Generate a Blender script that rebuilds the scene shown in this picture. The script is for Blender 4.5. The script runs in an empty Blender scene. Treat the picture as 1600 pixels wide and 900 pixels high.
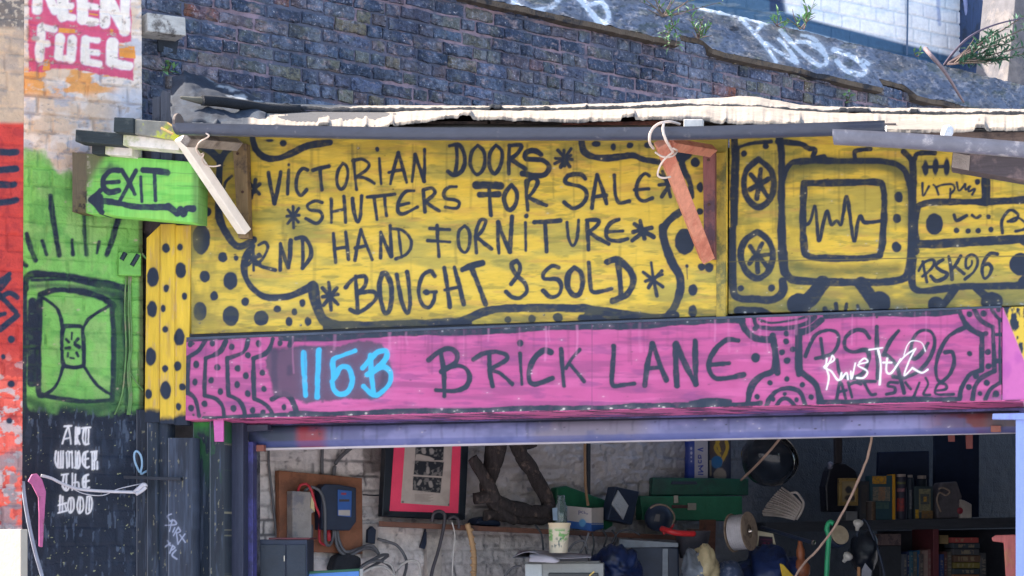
import bpy, math, random
import numpy as np
from mathutils import Vector, Matrix

# ------------------------------------------------------------------ camera, sky, sun, exposure
sc = bpy.context.scene
COL = sc.collection
FPX, CU, CV, EYE = 2667.0, 800.0, 840.0, 1.6      # focal length, horizon and eye height
cam = bpy.data.cameras.new('camera'); cam_o = bpy.data.objects.new('camera', cam); COL.objects.link(cam_o)
cam.sensor_width = 36; cam.lens = 36 * FPX / 1600
cam.shift_y = (CV - 450) / 1600
cam.clip_start = 0.1; cam.clip_end = 2000
cam_o.location = (0, 0, EYE); cam_o.rotation_euler = (math.radians(90), 0, 0)
sc.camera = cam_o

SUN = Vector((-0.70, 0.25, 0.67)).normalized()
world = bpy.data.worlds.new('World'); sc.world = world; world.use_nodes = True
nt = world.node_tree
sky = nt.nodes.new('ShaderNodeTexSky'); sky.sky_type = 'NISHITA'; sky.sun_disc = False
sky.sun_elevation = math.asin(SUN.z); sky.sun_rotation = math.atan2(SUN.x, SUN.y)
sky.dust_density = 1.5
nt.links.new(sky.outputs[0], nt.nodes['Background'].inputs[0])
nt.nodes['Background'].inputs[1].default_value = 0.15
sl = bpy.data.lights.new('sun', 'SUN'); sl.energy = 5.0; sl.angle = math.radians(0.5); sl.color = (1.0, 0.90, 0.78)
so = bpy.data.objects.new('sun', sl); COL.objects.link(so); so.location = (-5, 2, 12)
so.rotation_euler = (-SUN).to_track_quat('-Z', 'Y').to_euler()
sc.view_settings.view_transform = 'Standard'; sc.view_settings.look = 'None'
sc.view_settings.gamma = 1; sc.view_settings.exposure = 1.6
GAIN = np.array([0.86, 0.82, 0.79])               # paint colours are a little warmer than they look in blue shade

rng = random.Random(7)

# ------------------------------------------------------------------ helpers
def A(r, g, b, k=1.0):
    c = np.array([r, g, b]) / 255.0
    l = np.where(c <= 0.04045, c / 12.92, ((c + 0.055) / 1.055) ** 2.4)
    return np.minimum(l * GAIN * k, 0.88)

class Fr:
    """vertical frame: x along the wall, d out of it towards the street, z up"""
    def __init__(s, u, Y, yaw):
        a = math.radians(yaw)
        s.o = ((u - CU) / FPX * Y, Y); s.ex = (math.cos(a), math.sin(a)); s.n = (math.sin(a), -math.cos(a))
        s.Y = Y; s.u = u; s.m = Y / FPX
    def P(s, x, d, z):
        return (s.o[0] + s.ex[0] * x + s.n[0] * d, s.o[1] + s.ex[1] * x + s.n[1] * d, z)
    def hit(s, u, v, d=0.0):
        rx, rz = (u - CU) / FPX, (CV - v) / FPX
        ox, oy = s.o[0] + s.n[0] * d, s.o[1] + s.n[1] * d
        t = (ox * s.n[0] + oy * s.n[1]) / (rx * s.n[0] + s.n[1])
        return (rx * t, t, EYE + rz * t)
    def loc(s, u, v, d=0.0):
        p = s.hit(u, v, d)
        return ((p[0] - s.o[0]) * s.ex[0] + (p[1] - s.o[1]) * s.ex[1], p[2])

def uv_of(P):
    return CU + FPX * P[..., 0] / P[..., 1], CV - FPX * (P[..., 2] - EYE) / P[..., 1]

def smooth(pts, n=6):
    pts = [tuple(p) for p in pts]
    if len(pts) < 3: return pts
    p = [pts[0]] + pts + [pts[-1]]; out = []
    for i in range(1, len(p) - 2):
        for k in range(n):
            t = k / n
            out.append(tuple(0.5 * (2 * b + (c - a) * t + (2 * a - 5 * b + 4 * c - d) * t * t + (3 * b - a - 3 * c + d) * t ** 3)
                             for a, b, c, d in zip(p[i - 1], p[i], p[i + 1], p[i + 2])))
    out.append(pts[-1]); return out

def _h(i, j, s):
    v = np.sin(i * 127.1 + j * 311.7 + s * 74.7) * 43758.5453
    return v - np.floor(v)
def vnoise(x, y, s=0):
    i, j = np.floor(x), np.floor(y); f, g = x - i, y - j
    f = f * f * (3 - 2 * f); g = g * g * (3 - 2 * g)
    return (_h(i, j, s) * (1 - f) + _h(i + 1, j, s) * f) * (1 - g) + (_h(i, j + 1, s) * (1 - f) + _h(i + 1, j + 1, s) * f) * g
def fbm(x, y, s=0, o=4):
    r = 0; a = 0.5; t = 0
    for k in range(o):
        r = r + a * vnoise(x * 2 ** k, y * 2 ** k, s + k * 3.1); t += a; a *= 0.5
    return r / t
def sstep(a, b, x):
    t = np.clip((x - a) / (b - a), 0, 1); return t * t * (3 - 2 * t)

class MB:
    def __init__(s): s.v = []; s.f = []; s.c = []
    def add(s, vs, fs, col=None):
        b = len(s.v); s.v += [tuple(p) for p in vs]; s.f += [tuple(i + b for i in f) for f in fs]
        if col is not None: s.c += [tuple(col)] * len(vs)
        return s
    def hexa(s, a, b, col=None):          # two quads, a in front (ccw seen from outside), b behind
        return s.add(list(a) + list(b), [(0, 1, 2, 3), (7, 6, 5, 4), (0, 4, 5, 1), (1, 5, 6, 2), (2, 6, 7, 3), (3, 7, 4, 0)], col)
    def box(s, fr, x0, x1, z0, z1, d0, d1, col=None):   # d0 back, d1 front
        P = fr.P
        return s.hexa([P(x0, d1, z0), P(x1, d1, z0), P(x1, d1, z1), P(x0, d1, z1)], [P(x0, d0, z0), P(x1, d0, z0), P(x1, d0, z1), P(x0, d0, z1)], col)
    def ppoly(s, fr, pts, d, t, col=None):  # outline traced on the frame at distance d, with real thickness t behind
        f = [fr.hit(u, v, d) for u, v in pts]
        b = [(p[0] - fr.n[0] * t, p[1] - fr.n[1] * t, p[2]) for p in f]
        n = len(f)
        return s.add(f + b, [tuple(range(n))] + [tuple(range(2 * n - 1, n - 1, -1))] + [(i, i + n, (i + 1) % n + n, (i + 1) % n) for i in range(n)], col)
    def prect(s, fr, u0, v0, u1, v1, d, t, col=None):
        return s.ppoly(fr, [(u0, v1), (u1, v1), (u1, v0), (u0, v0)], d, t, col)
    def tube(s, pts, r, n=8, rs=None, col=None):
        P = [Vector(p) for p in pts]; N = len(P); vs = []; up = Vector((0.31, 0.2, 0.93))
        for i in range(N):
            t = (P[min(i + 1, N - 1)] - P[max(i - 1, 0)]).normalized()
            a = t.cross(up)
            if a.length < 1e-3: a = t.cross(Vector((1, 0, 0)))
            a.normalize(); b = t.cross(a); rr = rs[i] if rs else r
            for k in range(n):
                q = 2 * math.pi * k / n; vs.append(P[i] + (a * math.cos(q) + b * math.sin(q)) * rr)
        fs = [(i * n + k, i * n + (k + 1) % n, (i + 1) * n + (k + 1) % n, (i + 1) * n + k) for i in range(N - 1) for k in range(n)]
        fs += [tuple(range(n - 1, -1, -1)), tuple(range((N - 1) * n, N * n))]
        return s.add(vs, fs, col)
    def ptube(s, fr, pts, r, n=7, sm=5, rs=None, col=None):   # pts (u, v, d)
        P = smooth([fr.hit(u, v, d) for u, v, d in pts], sm)
        R = None
        if rs: R = [rs[0] + (rs[1] - rs[0]) * i / (len(P) - 1) for i in range(len(P))]
        return s.tube(P, r, n, R, col)
    def rough(s, amp, fr, seed=1):            # irregular surface
        a = np.array(s.v); n = np.stack([fbm(a[:, (k + 1) % 3] * fr + a[:, k] * fr * .7, a[:, (k + 2) % 3] * fr * .5 + 7 * k, seed + k) - .5 for k in range(3)], 1)
        s.v = [tuple(p) for p in a + n * 2 * amp]; return s
    def lathe(s, c, prof, n=20, axis=(0, 0, 1), col=None):  # prof (r, h) along axis from c
        ax = Vector(axis).normalized(); a = ax.cross(Vector((0, 1, 0.2))).normalized(); b = ax.cross(a); C = Vector(c)
        vs = [C + ax * h + (a * math.cos(2 * math.pi * k / n) + b * math.sin(2 * math.pi * k / n)) * r for r, h in prof for k in range(n)]
        m = len(prof)
        fs = [(i * n + k, i * n + (k + 1) % n, (i + 1) * n + (k + 1) % n, (i + 1) * n + k) for i in range(m - 1) for k in range(n)]
        fs += [tuple(range(n - 1, -1, -1)), tuple(range((m - 1) * n, m * n))]
        return s.add(vs, fs, col)

def mesh_of(mb, name, mat, bevel=0.0, smooth_sh=False):
    me = bpy.data.meshes.new(name); me.from_pydata(mb.v, [], mb.f); me.validate()
    if mb.c and len(mb.c) == len(me.vertices):
        at = me.color_attributes.new('paint', 'FLOAT_COLOR', 'POINT')
        at.data.foreach_set('color', np.array([(c[0], c[1], c[2], 1) for c in mb.c], dtype=np.float32).ravel())
    o = bpy.data.objects.new(name, me); COL.objects.link(o); me.materials.append(mat)
    if smooth_sh:
        me.polygons.foreach_set('use_smooth', [len(p.vertices) == 4 for p in me.polygons])
    if bevel:
        m = o.modifiers.new('bevel', 'BEVEL'); m.width = bevel; m.segments = 2; m.limit_method = 'ANGLE'
    return o

TOP = []
def tagit(o, label, cat, group=None, kind=None):
    if label: o['label'] = label
    if cat: o['category'] = cat
    if group: o['group'] = group
    if kind: o['kind'] = kind
    TOP.append(o); return o
def thing(name, label, cat, group=None):
    o = bpy.data.objects.new(name, None); o.empty_display_size = 0.1; COL.objects.link(o)
    return tagit(o, label, cat, group)
def part(parent, name, mb, mat, bevel=0.0, label=None, sm=False):
    o = mesh_of(mb, name, mat, bevel, sm) if isinstance(mb, MB) else mb
    o.parent = parent
    if label: o['label'] = label
    return o
def single(name, label, cat, mb, mat, bevel=0.0, group=None, kind=None, sm=False):
    o = mesh_of(mb, name, mat, bevel, sm) if isinstance(mb, MB) else mb
    return tagit(o, label, cat, group, kind)
def desc(o):
    r = [o]
    for c in o.children: r += desc(c)
    return r
def settle():                              # put every top-level origin at the base of its thing
    for o in TOP:
        ms = [c for c in desc(o) if c.type == 'MESH' and len(c.data.vertices)]
        if not ms: continue
        lo = np.full(3, 1e9); hi = np.full(3, -1e9)
        for c in ms:
            a = np.empty(len(c.data.vertices) * 3, dtype=np.float32); c.data.vertices.foreach_get('co', a); a = a.reshape(-1, 3)
            lo = np.minimum(lo, a.min(0)); hi = np.maximum(hi, a.max(0))
        l = Vector(((lo[0] + hi[0]) / 2, (lo[1] + hi[1]) / 2, lo[2]))
        for c in ms: c.data.transform(Matrix.Translation(-l))
        o.location = l

# ------------------------------------------------------------------ materials
def nd(t, k): return t.nodes.new(k)
def base_mat(name, rough, metal=0.0, spec=0.4):
    m = bpy.data.materials.new(name); m.use_nodes = True; t = m.node_tree; b = t.nodes['Principled BSDF']
    b.inputs['Roughness'].default_value = rough; b.inputs['Metallic'].default_value = metal
    b.inputs['Specular IOR Level'].default_value = spec
    return m, t, b
def add_bump(t, b, scale, strength, stretch=(1, 1, 1), dist=0.01):
    tc = nd(t, 'ShaderNodeTexCoord'); mp = nd(t, 'ShaderNodeMapping'); mp.inputs['Scale'].default_value = stretch
    n = nd(t, 'ShaderNodeTexNoise'); n.inputs['Scale'].default_value = scale; n.inputs['Detail'].default_value = 8
    bp = nd(t, 'ShaderNodeBump'); bp.inputs['Strength'].default_value = strength; bp.inputs['Distance'].default_value = dist
    t.links.new(tc.outputs['Object'], mp.inputs[0]); t.links.new(mp.outputs[0], n.inputs['Vector'])
    t.links.new(n.outputs['Fac'], bp.inputs['Height']); t.links.new(bp.outputs[0], b.inputs['Normal'])
    return n, mp
def vary(t, col_socket, b, scale, lo, hi, stretch=(1, 1, 1)):
    tc = nd(t, 'ShaderNodeTexCoord'); mp = nd(t, 'ShaderNodeMapping'); mp.inputs['Scale'].default_value = stretch
    n = nd(t, 'ShaderNodeTexNoise'); n.inputs['Scale'].default_value = scale; n.inputs['Detail'].default_value = 7; n.inputs['Roughness'].default_value = 0.65
    r = nd(t, 'ShaderNodeMapRange'); r.inputs[1].default_value = 0.3; r.inputs[2].default_value = 0.7
    r.inputs[3].default_value = lo; r.inputs[4].default_value = hi
    mx = nd(t, 'ShaderNodeMix'); mx.data_type = 'RGBA'; mx.blend_type = 'MULTIPLY'; mx.inputs[0].default_value = 1
    t.links.new(tc.outputs['Object'], mp.inputs[0]); t.links.new(mp.outputs[0], n.inputs['Vector'])
    t.links.new(n.outputs['Fac'], r.inputs[0]); t.links.new(col_socket, mx.inputs[6]); t.links.new(r.outputs[0], mx.inputs[7])
    t.links.new(mx.outputs[2], b.inputs['Base Color'])
def paint_mat(name, rough=0.6, bs=60, bst=0.25, stretch=(1, 1, 1), lo=0.88, hi=1.1, vs=9, vst=(1, 1, 1), spec=0.35):
    m, t, b = base_mat(name, rough, 0, spec)
    a = nd(t, 'ShaderNodeAttribute'); a.attribute_name = 'paint'
    vary(t, a.outputs['Color'], b, vs, lo, hi, vst); add_bump(t, b, bs, bst, stretch)
    return m
_mc = {}
def plain(name, c, rough=0.6, metal=0.0, lo=0.75, hi=1.2, vs=12, vst=(1, 1, 1), bs=60, bst=0.25, bstretch=(1, 1, 1), spec=0.4, c2=None, c2t=0.55, c2s=5):
    if name in _mc: return _mc[name]
    m, t, b = base_mat(name, rough, metal, spec)
    rgb = nd(t, 'ShaderNodeRGB'); rgb.outputs[0].default_value = (*[float(x) for x in c], 1); src = rgb.outputs[0]
    if c2 is not None:
        tc = nd(t, 'ShaderNodeTexCoord'); n = nd(t, 'ShaderNodeTexNoise'); n.inputs['Scale'].default_value = c2s; n.inputs['Detail'].default_value = 9
        n.inputs['Roughness'].default_value = 0.7
        r = nd(t, 'ShaderNodeMapRange'); r.inputs[1].default_value = c2t - 0.05; r.inputs[2].default_value = c2t + 0.05
        mx = nd(t, 'ShaderNodeMix'); mx.data_type = 'RGBA'; mx.inputs[7].default_value = (*[float(x) for x in c2], 1)
        t.links.new(tc.outputs['Object'], n.inputs['Vector']); t.links.new(n.outputs['Fac'], r.inputs[0]); t.links.new(r.outputs[0], mx.inputs[0])
        t.links.new(src, mx.inputs[6]); src = mx.outputs[2]
    vary(t, src, b, vs, lo, hi, vst)
    if bst: add_bump(t, b, bs, bst, bstretch)
    _mc[name] = m; return m

# ------------------------------------------------------------------ painted surfaces: a fine mesh with a colour per vertex
def np_mesh(name, V, Q, C, mat, smooth_sh=True):
    me = bpy.data.meshes.new(name); n = len(V); m = len(Q)
    me.vertices.add(n); me.vertices.foreach_set('co', V.astype(np.float32).ravel())
    me.loops.add(4 * m); me.loops.foreach_set('vertex_index', Q.astype(np.int32).ravel())
    me.polygons.add(m); me.polygons.foreach_set('loop_start', np.arange(0, 4 * m, 4, dtype=np.int32)); me.polygons.foreach_set('loop_total', np.full(m, 4, dtype=np.int32))
    me.update(calc_edges=True); me.validate()
    at = me.color_attributes.new('paint', 'FLOAT_COLOR', 'POINT')
    at.data.foreach_set('color', np.concatenate([C, np.ones((n, 1))], 1).astype(np.float32).ravel())
    if smooth_sh: me.polygons.foreach_set('use_smooth', np.ones(m, dtype=bool))
    o = bpy.data.objects.new(name, me); COL.objects.link(o); me.materials.append(mat); return o

class Canvas:
    def __init__(s, P):                     # P (rows from top, cols, 3)
        s.P = P; s.U, s.V = uv_of(P); s.C = np.zeros(P.shape)
    def fill(s, c): s.C[...] = c
    def blend(s, a, c): s.C += (np.asarray(c) - s.C) * a[..., None]
    def wash(s, c, sx, sy, lo, hi, k, seed):        # cloudy second coat
        s.blend(k * sstep(lo, hi, fbm(s.U / sx, s.V / sy, seed)), c)
    def stroke(s, pts, w, c, soft=1.2, alpha=1.0, sm=True, halo=0.10):
        pts = smooth(pts, 5) if sm else pts
        p = np.array(pts, float); r = w / 2; pad = r + max(soft * 2, 9 if halo else 0) + 1
        m = np.where((s.U > p[:, 0].min() - pad) & (s.U < p[:, 0].max() + pad) & (s.V > p[:, 1].min() - pad) & (s.V < p[:, 1].max() + pad))
        if not len(m[0]): return
        x, y = s.U[m], s.V[m]; D = np.full(x.shape, 1e9)
        if len(p) == 1: p = np.vstack([p, p + 0.01])
        for a, b in zip(p[:-1], p[1:]):
            d = b - a; L = d @ d + 1e-9
            t = np.clip(((x - a[0]) * d[0] + (y - a[1]) * d[1]) / L, 0, 1)
            D = np.minimum(D, np.hypot(x - a[0] - t * d[0], y - a[1] - t * d[1]))
        D = D + (vnoise(x / 5, y / 5, 3) - 0.5) * min(0.9, w * 0.12) + (vnoise(x / 19, y / 19, 13) - 0.5) * min(2.2, w * 0.22)
        al = alpha * (1 - sstep(r - soft, r + soft, D)) * (1 - .13 * sstep(.5, .9, fbm(x / 7, y / 5, 23)))
        if halo: al = np.maximum(al, alpha * halo * np.exp(-np.maximum(D - r, 0) / 3.5) * (0.5 + vnoise(x / 1.7, y / 1.7, 9)))
        s.C[m] += (np.asarray(c) - s.C[m]) * np.clip(al, 0, 1)[:, None]
    def dot(s, cx, cy, rx, ry, c, soft=1.3, alpha=1.0):
        pad = max(rx, ry) + 8
        m = np.where((abs(s.U - cx) < pad) & (abs(s.V - cy) < pad))
        if not len(m[0]): return
        x, y = (s.U[m] - cx) / rx, (s.V[m] - cy) / ry
        D = (np.hypot(x, y) - 1) * min(rx, ry) + (vnoise(s.U[m] / 5, s.V[m] / 5, 5) - 0.5) * 1.2
        al = np.maximum(1 - sstep(-soft, soft, D), 0.12 * np.exp(-np.maximum(D, 0) / 3)) * alpha
        s.C[m] += (np.asarray(c) - s.C[m]) * al[:, None]
    def poly(s, pts, c, soft=2.0, alpha=1.0, rag=2.0, seed=1):
        p = np.array(pts, float); pad = soft * 3 + 4
        m = np.where((s.U > p[:, 0].min() - pad) & (s.U < p[:, 0].max() + pad) & (s.V > p[:, 1].min() - pad) & (s.V < p[:, 1].max() + pad))
        if not len(m[0]): return
        x, y = s.U[m], s.V[m]; ins = np.zeros(x.shape, bool); D = np.full(x.shape, 1e9); n = len(p)
        for i in range(n):
            a, b = p[i], p[(i + 1) % n]; d = b - a
            t = np.clip(((x - a[0]) * d[0] + (y - a[1]) * d[1]) / (d @ d + 1e-9), 0, 1)
            D = np.minimum(D, np.hypot(x - a[0] - t * d[0], y - a[1] - t * d[1]))
            cr = (a[1] > y) != (b[1] > y)
            ins ^= cr & (x < a[0] + (y - a[1]) * d[0] / (d[1] if abs(d[1]) > 1e-9 else 1e-9))
        D = np.where(ins, -D, D) + (fbm(x / 7, y / 7, seed) - 0.5) * 2 * rag
        al = alpha * (1 - sstep(-soft, soft, D)); s.C[m] += (np.asarray(c) - s.C[m]) * al[:, None]
    def wear(s, n, seed, c, rmax=1.6, edge=None):    # chips and scuffs
        r = random.Random(seed); U0, U1, V0, V1 = s.U.min(), s.U.max(), s.V.min(), s.V.max()
        for k in range(n):
            u = r.uniform(U0, U1); v = edge(u) + r.gauss(0, 1.6) if edge else r.uniform(V0, V1); a = r.uniform(.4, rmax)
            s.dot(u, v, a * r.uniform(.8, 2.4), a, c, .6, r.uniform(.4, .95))
    def drips(s, n, seed, c, v0, ln):                # dirty runs from an edge
        r = random.Random(seed); U0, U1 = s.U.min(), s.U.max()
        for k in range(n):
            u = r.uniform(U0, U1); b = v0(u); L = ln * r.uniform(.3, 1)
            s.stroke([(u, b), (u + r.uniform(-1, 1), b + L * .5), (u + r.uniform(-1.5, 1.5), b + L)], r.uniform(1.2, 5), c, 1.6, r.uniform(.10, .35), True, 0)
    def draw(s, txt, ox, oy, k, c, soft=1.2, halo=0.10, alpha=1.0):
        """lines: 'w;x,y x,y' brush strokes, 'L w;..' straight ones, 'o;cx,cy,rx,ry' dots - in the units of the tracing"""
        for ln in txt.strip().splitlines():
            for it in ln.split('|'):
                it = it.strip()
                if not it or it[0] == '#': continue
                h, b = it.split(';')
                if h.strip() == 'o':
                    for q in b.split():
                        g = [float(a) for a in q.split(',')]
                        if len(g) == 3: g.append(g[2])
                        s.dot(ox + g[0] / k, oy + g[1] / k, g[2] / k, g[3] / k, c, soft, alpha)
                    continue
                st = h.strip().startswith('L'); w = float(h.replace('L', ''))
                s.stroke([(ox + float(q.split(',')[0]) / k, oy + float(q.split(',')[1]) / k) for q in b.split()], w / k * 1.13, c, soft, alpha, not st, halo)
    def mesh(s, name, mat, back=None):
        R, Cn = s.P.shape[:2]; V = s.P.reshape(-1, 3); C = np.clip(s.C, 0, 0.95).reshape(-1, 3)
        I = np.arange(R * Cn).reshape(R, Cn)
        Q = np.stack([I[1:, :-1], I[1:, 1:], I[:-1, 1:], I[:-1, :-1]], -1).reshape(-1, 4)
        if back is not None:               # sides and a back, so the board has its real thickness
            ring = np.concatenate([I[0, :], I[1:, -1], I[-1, -2::-1], I[-2:0:-1, 0]])
            n0 = len(V); nr = len(ring)
            Vb = V[ring] + np.asarray(back); Cb = C[ring]
            f1 = np.arange(nr); f2 = (f1 + 1) % nr
            Q2 = np.stack([ring[f1], ring[f2], n0 + f2, n0 + f1], -1)
            nb = n0 + nr; cs = [ring[0], ring[Cn - 1], ring[Cn - 1 + R - 1], ring[Cn - 1 + R - 1 + Cn - 1]]
            Vc = V[cs] + np.asarray(back); V = np.concatenate([V, Vb, Vc]); C = np.concatenate([C, Cb, C[cs]])
            Q = np.concatenate([Q, Q2, [[nb, nb + 1, nb + 2, nb + 3]]])
        return np_mesh(name, V, Q, C, mat)

def quad_grid(fr, corners, d, step=1.0, tl=None):
    """corners TL, TR, BR, BL (traced) laid on the frame at distance d -> dense grid of points"""
    c = np.array([fr.hit(u, v, d) for u, v in corners])
    w = max(np.hypot(corners[1][0] - corners[0][0], corners[1][1] - corners[0][1]), 2); h = max(abs(corners[3][1] - corners[0][1]), abs(corners[2][1] - corners[1][1]), 2)
    nx, ny = max(2, int(w / step) + 1), max(2, int(h / step) + 1)
    a = np.linspace(0, 1, nx)[None, :, None]; b = np.linspace(0, 1, ny)[:, None, None]
    return (c[0] * (1 - a) + c[1] * a) * (1 - b) + (c[3] * (1 - a) + c[2] * a) * b
def disp(P, fr, h):
    P = P.copy(); P[..., 0] += fr.n[0] * h; P[..., 1] += fr.n[1] * h; return P
def sz(P, fr):
    return (P[..., 0] - fr.o[0]) * fr.ex[0] + (P[..., 1] - fr.o[1]) * fr.ex[1], P[..., 2]
def bricks_h(s, z, L=0.225, H=0.078, j=0.012, seed=0):
    """relief of a brick wall: 0 on the brick faces, 1 in the joints; and a random number per brick"""
    z = z + (fbm(s * 3, z * 3, seed) - 0.5) * 0.012; row = np.floor(z / H)
    st = _h(row, row * 0, seed + 5) * L; s = s + st + (fbm(s * 9, z * 9, seed + 2) - 0.5) * 0.012
    col = np.floor(s / L); split = (_h(col, row, seed + 7) < 0.45)
    fx = s / L - col; half = np.where(split & (fx > 0.5), 1, 0); ex = np.where(split, np.minimum(np.abs(fx - 0.5), np.minimum(fx, 1 - fx)), np.minimum(fx, 1 - fx)) * L
    ez = np.minimum(z / H - row, 1 - (z / H - row)) * H
    jt = 1 - sstep(j * 0.3, j * 0.9, np.minimum(ex, ez))
    return jt, _h(col * 2 + half, row, seed + 11)

K = A(36, 49, 71)          # black spray paint
F = Fr(300, 8.8, -17.3)    # shop front
G = Fr(222, 8.95, 22.0)    # painted brick pier on the left
W = Fr(225, 9.1, 35.7)     # long brick wall of the arches
def back(fr, t): return (-fr.n[0] * t, -fr.n[1] * t, 0)
BOARD = paint_mat('sprayed_board', 0.55, 30, 0.10, (1, 1, 6), 0.9, 1.08, 14, (1, 1, 5))
METAL_P = paint_mat('sprayed_metal', 0.42, 120, 0.05, lo=0.92, hi=1.06)
MASON_P = paint_mat('painted_masonry', 0.75, 90, 0.5, lo=0.85, hi=1.1, vs=20)
WOOD_P = paint_mat('painted_timber', 0.6, 25, 0.25, (6, 6, 0.6), 0.85, 1.1, 10, (5, 5, 0.5))

# ------------------------------------------------------------------ ground and walls
mb = MB().add([(-300, -300, 0), (300, -300, 0), (300, 400, 0), (-300, 400, 0)], [(0, 1, 2, 3)])
single('ground', 'grey stone paving of the yard in front of the shop', None, mb,
       plain('paving', (0.42, 0.42, 0.44), 0.85, vs=3, bs=20), kind='structure')

# long brick wall: every brick modelled, joints of pinkish mortar behind them
def brick_wall():
    r = random.Random(3); mb = MB(); pal = [A(74, 90, 117), A(82, 99, 124), A(95, 106, 127), A(80, 86, 109), A(111, 109, 121), A(106, 113, 116), A(65, 82, 109), A(119, 111, 121), A(91, 103, 133), A(59, 70, 91), A(132, 128, 132), A(103, 97, 108), A(117, 119, 111), A(69, 84, 111), A(63, 74, 95)]
    H = 0.0800; z = 3.22; row = 0
    while z < 4.84:
        x = -0.12 - r.random() * 0.2; hdr = r.random() < 0.3
        while x < 8.2:
            Lb = 0.105 if r.random() < 0.42 else 0.215
            c = np.array(r.choice(pal)) * r.uniform(0.72, 1.25)
            if r.random() < 0.012: c = A(140, 92, 80) * r.uniform(0.7, 1.1)
            if r.random() < 0.03: c = A(130, 124, 110) * r.uniform(0.7, 1)
            d = r.uniform(-0.004, 0.009); j = lambda q=0.005: r.uniform(-q, q); wz = .006 * math.sin(x * 2.3 + row * .35) + .004 * math.sin(x * 5.1 + row * .9); bv = r.uniform(0.007, 0.012)
            x0, x1, z0, z1 = x + 0.004 + j(), x + Lb - 0.004 + j(), z + 0.0045 + j(), z + H - 0.0045 + j()
            n = 6 if Lb > .15 else 4; o = []; i_ = []
            for k in range(n + 1): o.append((x0 + (x1 - x0) * k / n, z0 + wz + j(.0045)))
            for k in range(1, 3): o.append((x1 + j(.005), z0 + wz + (z1 - z0) * k / 3))
            for k in range(n, -1, -1): o.append((x0 + (x1 - x0) * k / n, z1 + wz + j(.0045)))
            for k in range(2, 0, -1): o.append((x0 + j(.005), z0 + wz + (z1 - z0) * k / 3))
            cx, cz = (x0 + x1) / 2, (z0 + z1) / 2 + wz; m = len(o); t1, t2 = j(.05), j(.08)
            def inn(p, b): 
                return (p[0] + max(-b, min(b, (cx - p[0]) * 9)), p[1] + max(-b, min(b, (cz - p[1]) * 9)))
            vs = [W.P(*(p[0], -0.03, p[1])) for p in o]
            vs += [W.P(*(q[0], d + j(.0025) - 0.006, q[1])) for q in [inn(p, bv * .4) for p in o]]
            vs += [W.P(*(q[0], d + t1 * (q[0] - cx) + t2 * (q[1] - cz) + j(.005), q[1])) for q in [inn(p, bv * 1.5) for p in o]]
            fs = [(a + k * m, a + (k + 1) * m, (a + 1) % m + (k + 1) * m, (a + 1) % m + k * m)[::-1] for k in range(2) for a in range(m)]
            vs.append(W.P(cx, d, cz)); fs += [(2 * m + a, 2 * m + (a + 1) % m, 3 * m) for a in range(m)]
            mb.add(vs, fs, np.clip(c, 0.005, 0.8)); x += Lb
        z += H; row += 1
    return mb
m, t, b = base_mat('soot_brick', 0.85, 0, 0.25)
a = nd(t, 'ShaderNodeAttribute'); a.attribute_name = 'paint'
def layer(t, src, col, scale, stretch, lo, hi, k=1.0, det=8):
    tc = nd(t, 'ShaderNodeTexCoord'); mp = nd(t, 'ShaderNodeMapping'); mp.inputs['Scale'].default_value = stretch
    n = nd(t, 'ShaderNodeTexNoise'); n.inputs['Scale'].default_value = scale; n.inputs['Detail'].default_value = det; n.inputs['Roughness'].default_value = 0.65
    r = nd(t, 'ShaderNodeMapRange'); r.inputs[1].default_value = lo; r.inputs[2].default_value = hi; r.inputs[3].default_value = 0; r.inputs[4].default_value = k
    mx = nd(t, 'ShaderNodeMix'); mx.data_type = 'RGBA'; mx.inputs[7].default_value = (*[float(x) for x in col], 1)
    t.links.new(tc.outputs['Object'], mp.inputs[0]); t.links.new(mp.outputs[0], n.inputs['Vector']); t.links.new(n.outputs['Fac'], r.inputs[0])
    t.links.new(r.outputs[0], mx.inputs[0]); t.links.new(src, mx.inputs[6]); return mx.outputs[2]
BR2 = plain('brick_mortar', A(150, 134, 150), 0.9, lo=0.6, hi=1.2, vs=9, bs=120, bst=0.6, c2=A(92, 100, 124), c2t=0.48, c2s=3)
src = layer(t, a.outputs['Color'], A(132, 145, 172), 3.2, (1, 1, 0.22), 0.46, 0.62, 0.65)     # pale lime runs
src = layer(t, src, A(54, 67, 96), 2.2, (1, 1, 0.4), 0.48, 0.62, 0.7)                        # soot
src = layer(t, src, A(112, 116, 102), 9, (1, 1, 1), 0.54, 0.66, 0.5)                        # lichen
src = layer(t, src, A(160, 146, 152), 11, (1, 1, 1.6), 0.56, 0.64, 0.65)                    # smeared mortar
src = layer(t, src, A(48, 58, 82), 22, (1, 1, 1), 0.52, 0.62, 0.7)
src = layer(t, src, A(152, 162, 184), 34, (1, 1, 1), 0.57, 0.67, 0.6)
src = layer(t, src, A(206, 206, 214), 60, (1, 1, 1), 0.62, 0.70, 0.7)                       # flecks
vary(t, src, b, 30, 0.6, 1.35); add_bump(t, b, 55, 1.0, dist=0.02)
BRICK = m
wall = thing('brick_wall', 'long sooty dark brick wall of the railway arches rising behind the tin roof', 'wall')
part(wall, 'brickwork', brick_wall(), BRICK)
mm = MB()
for (x0, x1) in ((-0.3, 8.4),):
    nx = 120
    for i in range(nx + 1):
        x = x0 + (x1 - x0) * i / nx
    mm.box(W, x0, x1, 3.12, 4.85, -0.45, -0.013)
part(wall, 'mortar', mm, BR2)

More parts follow.
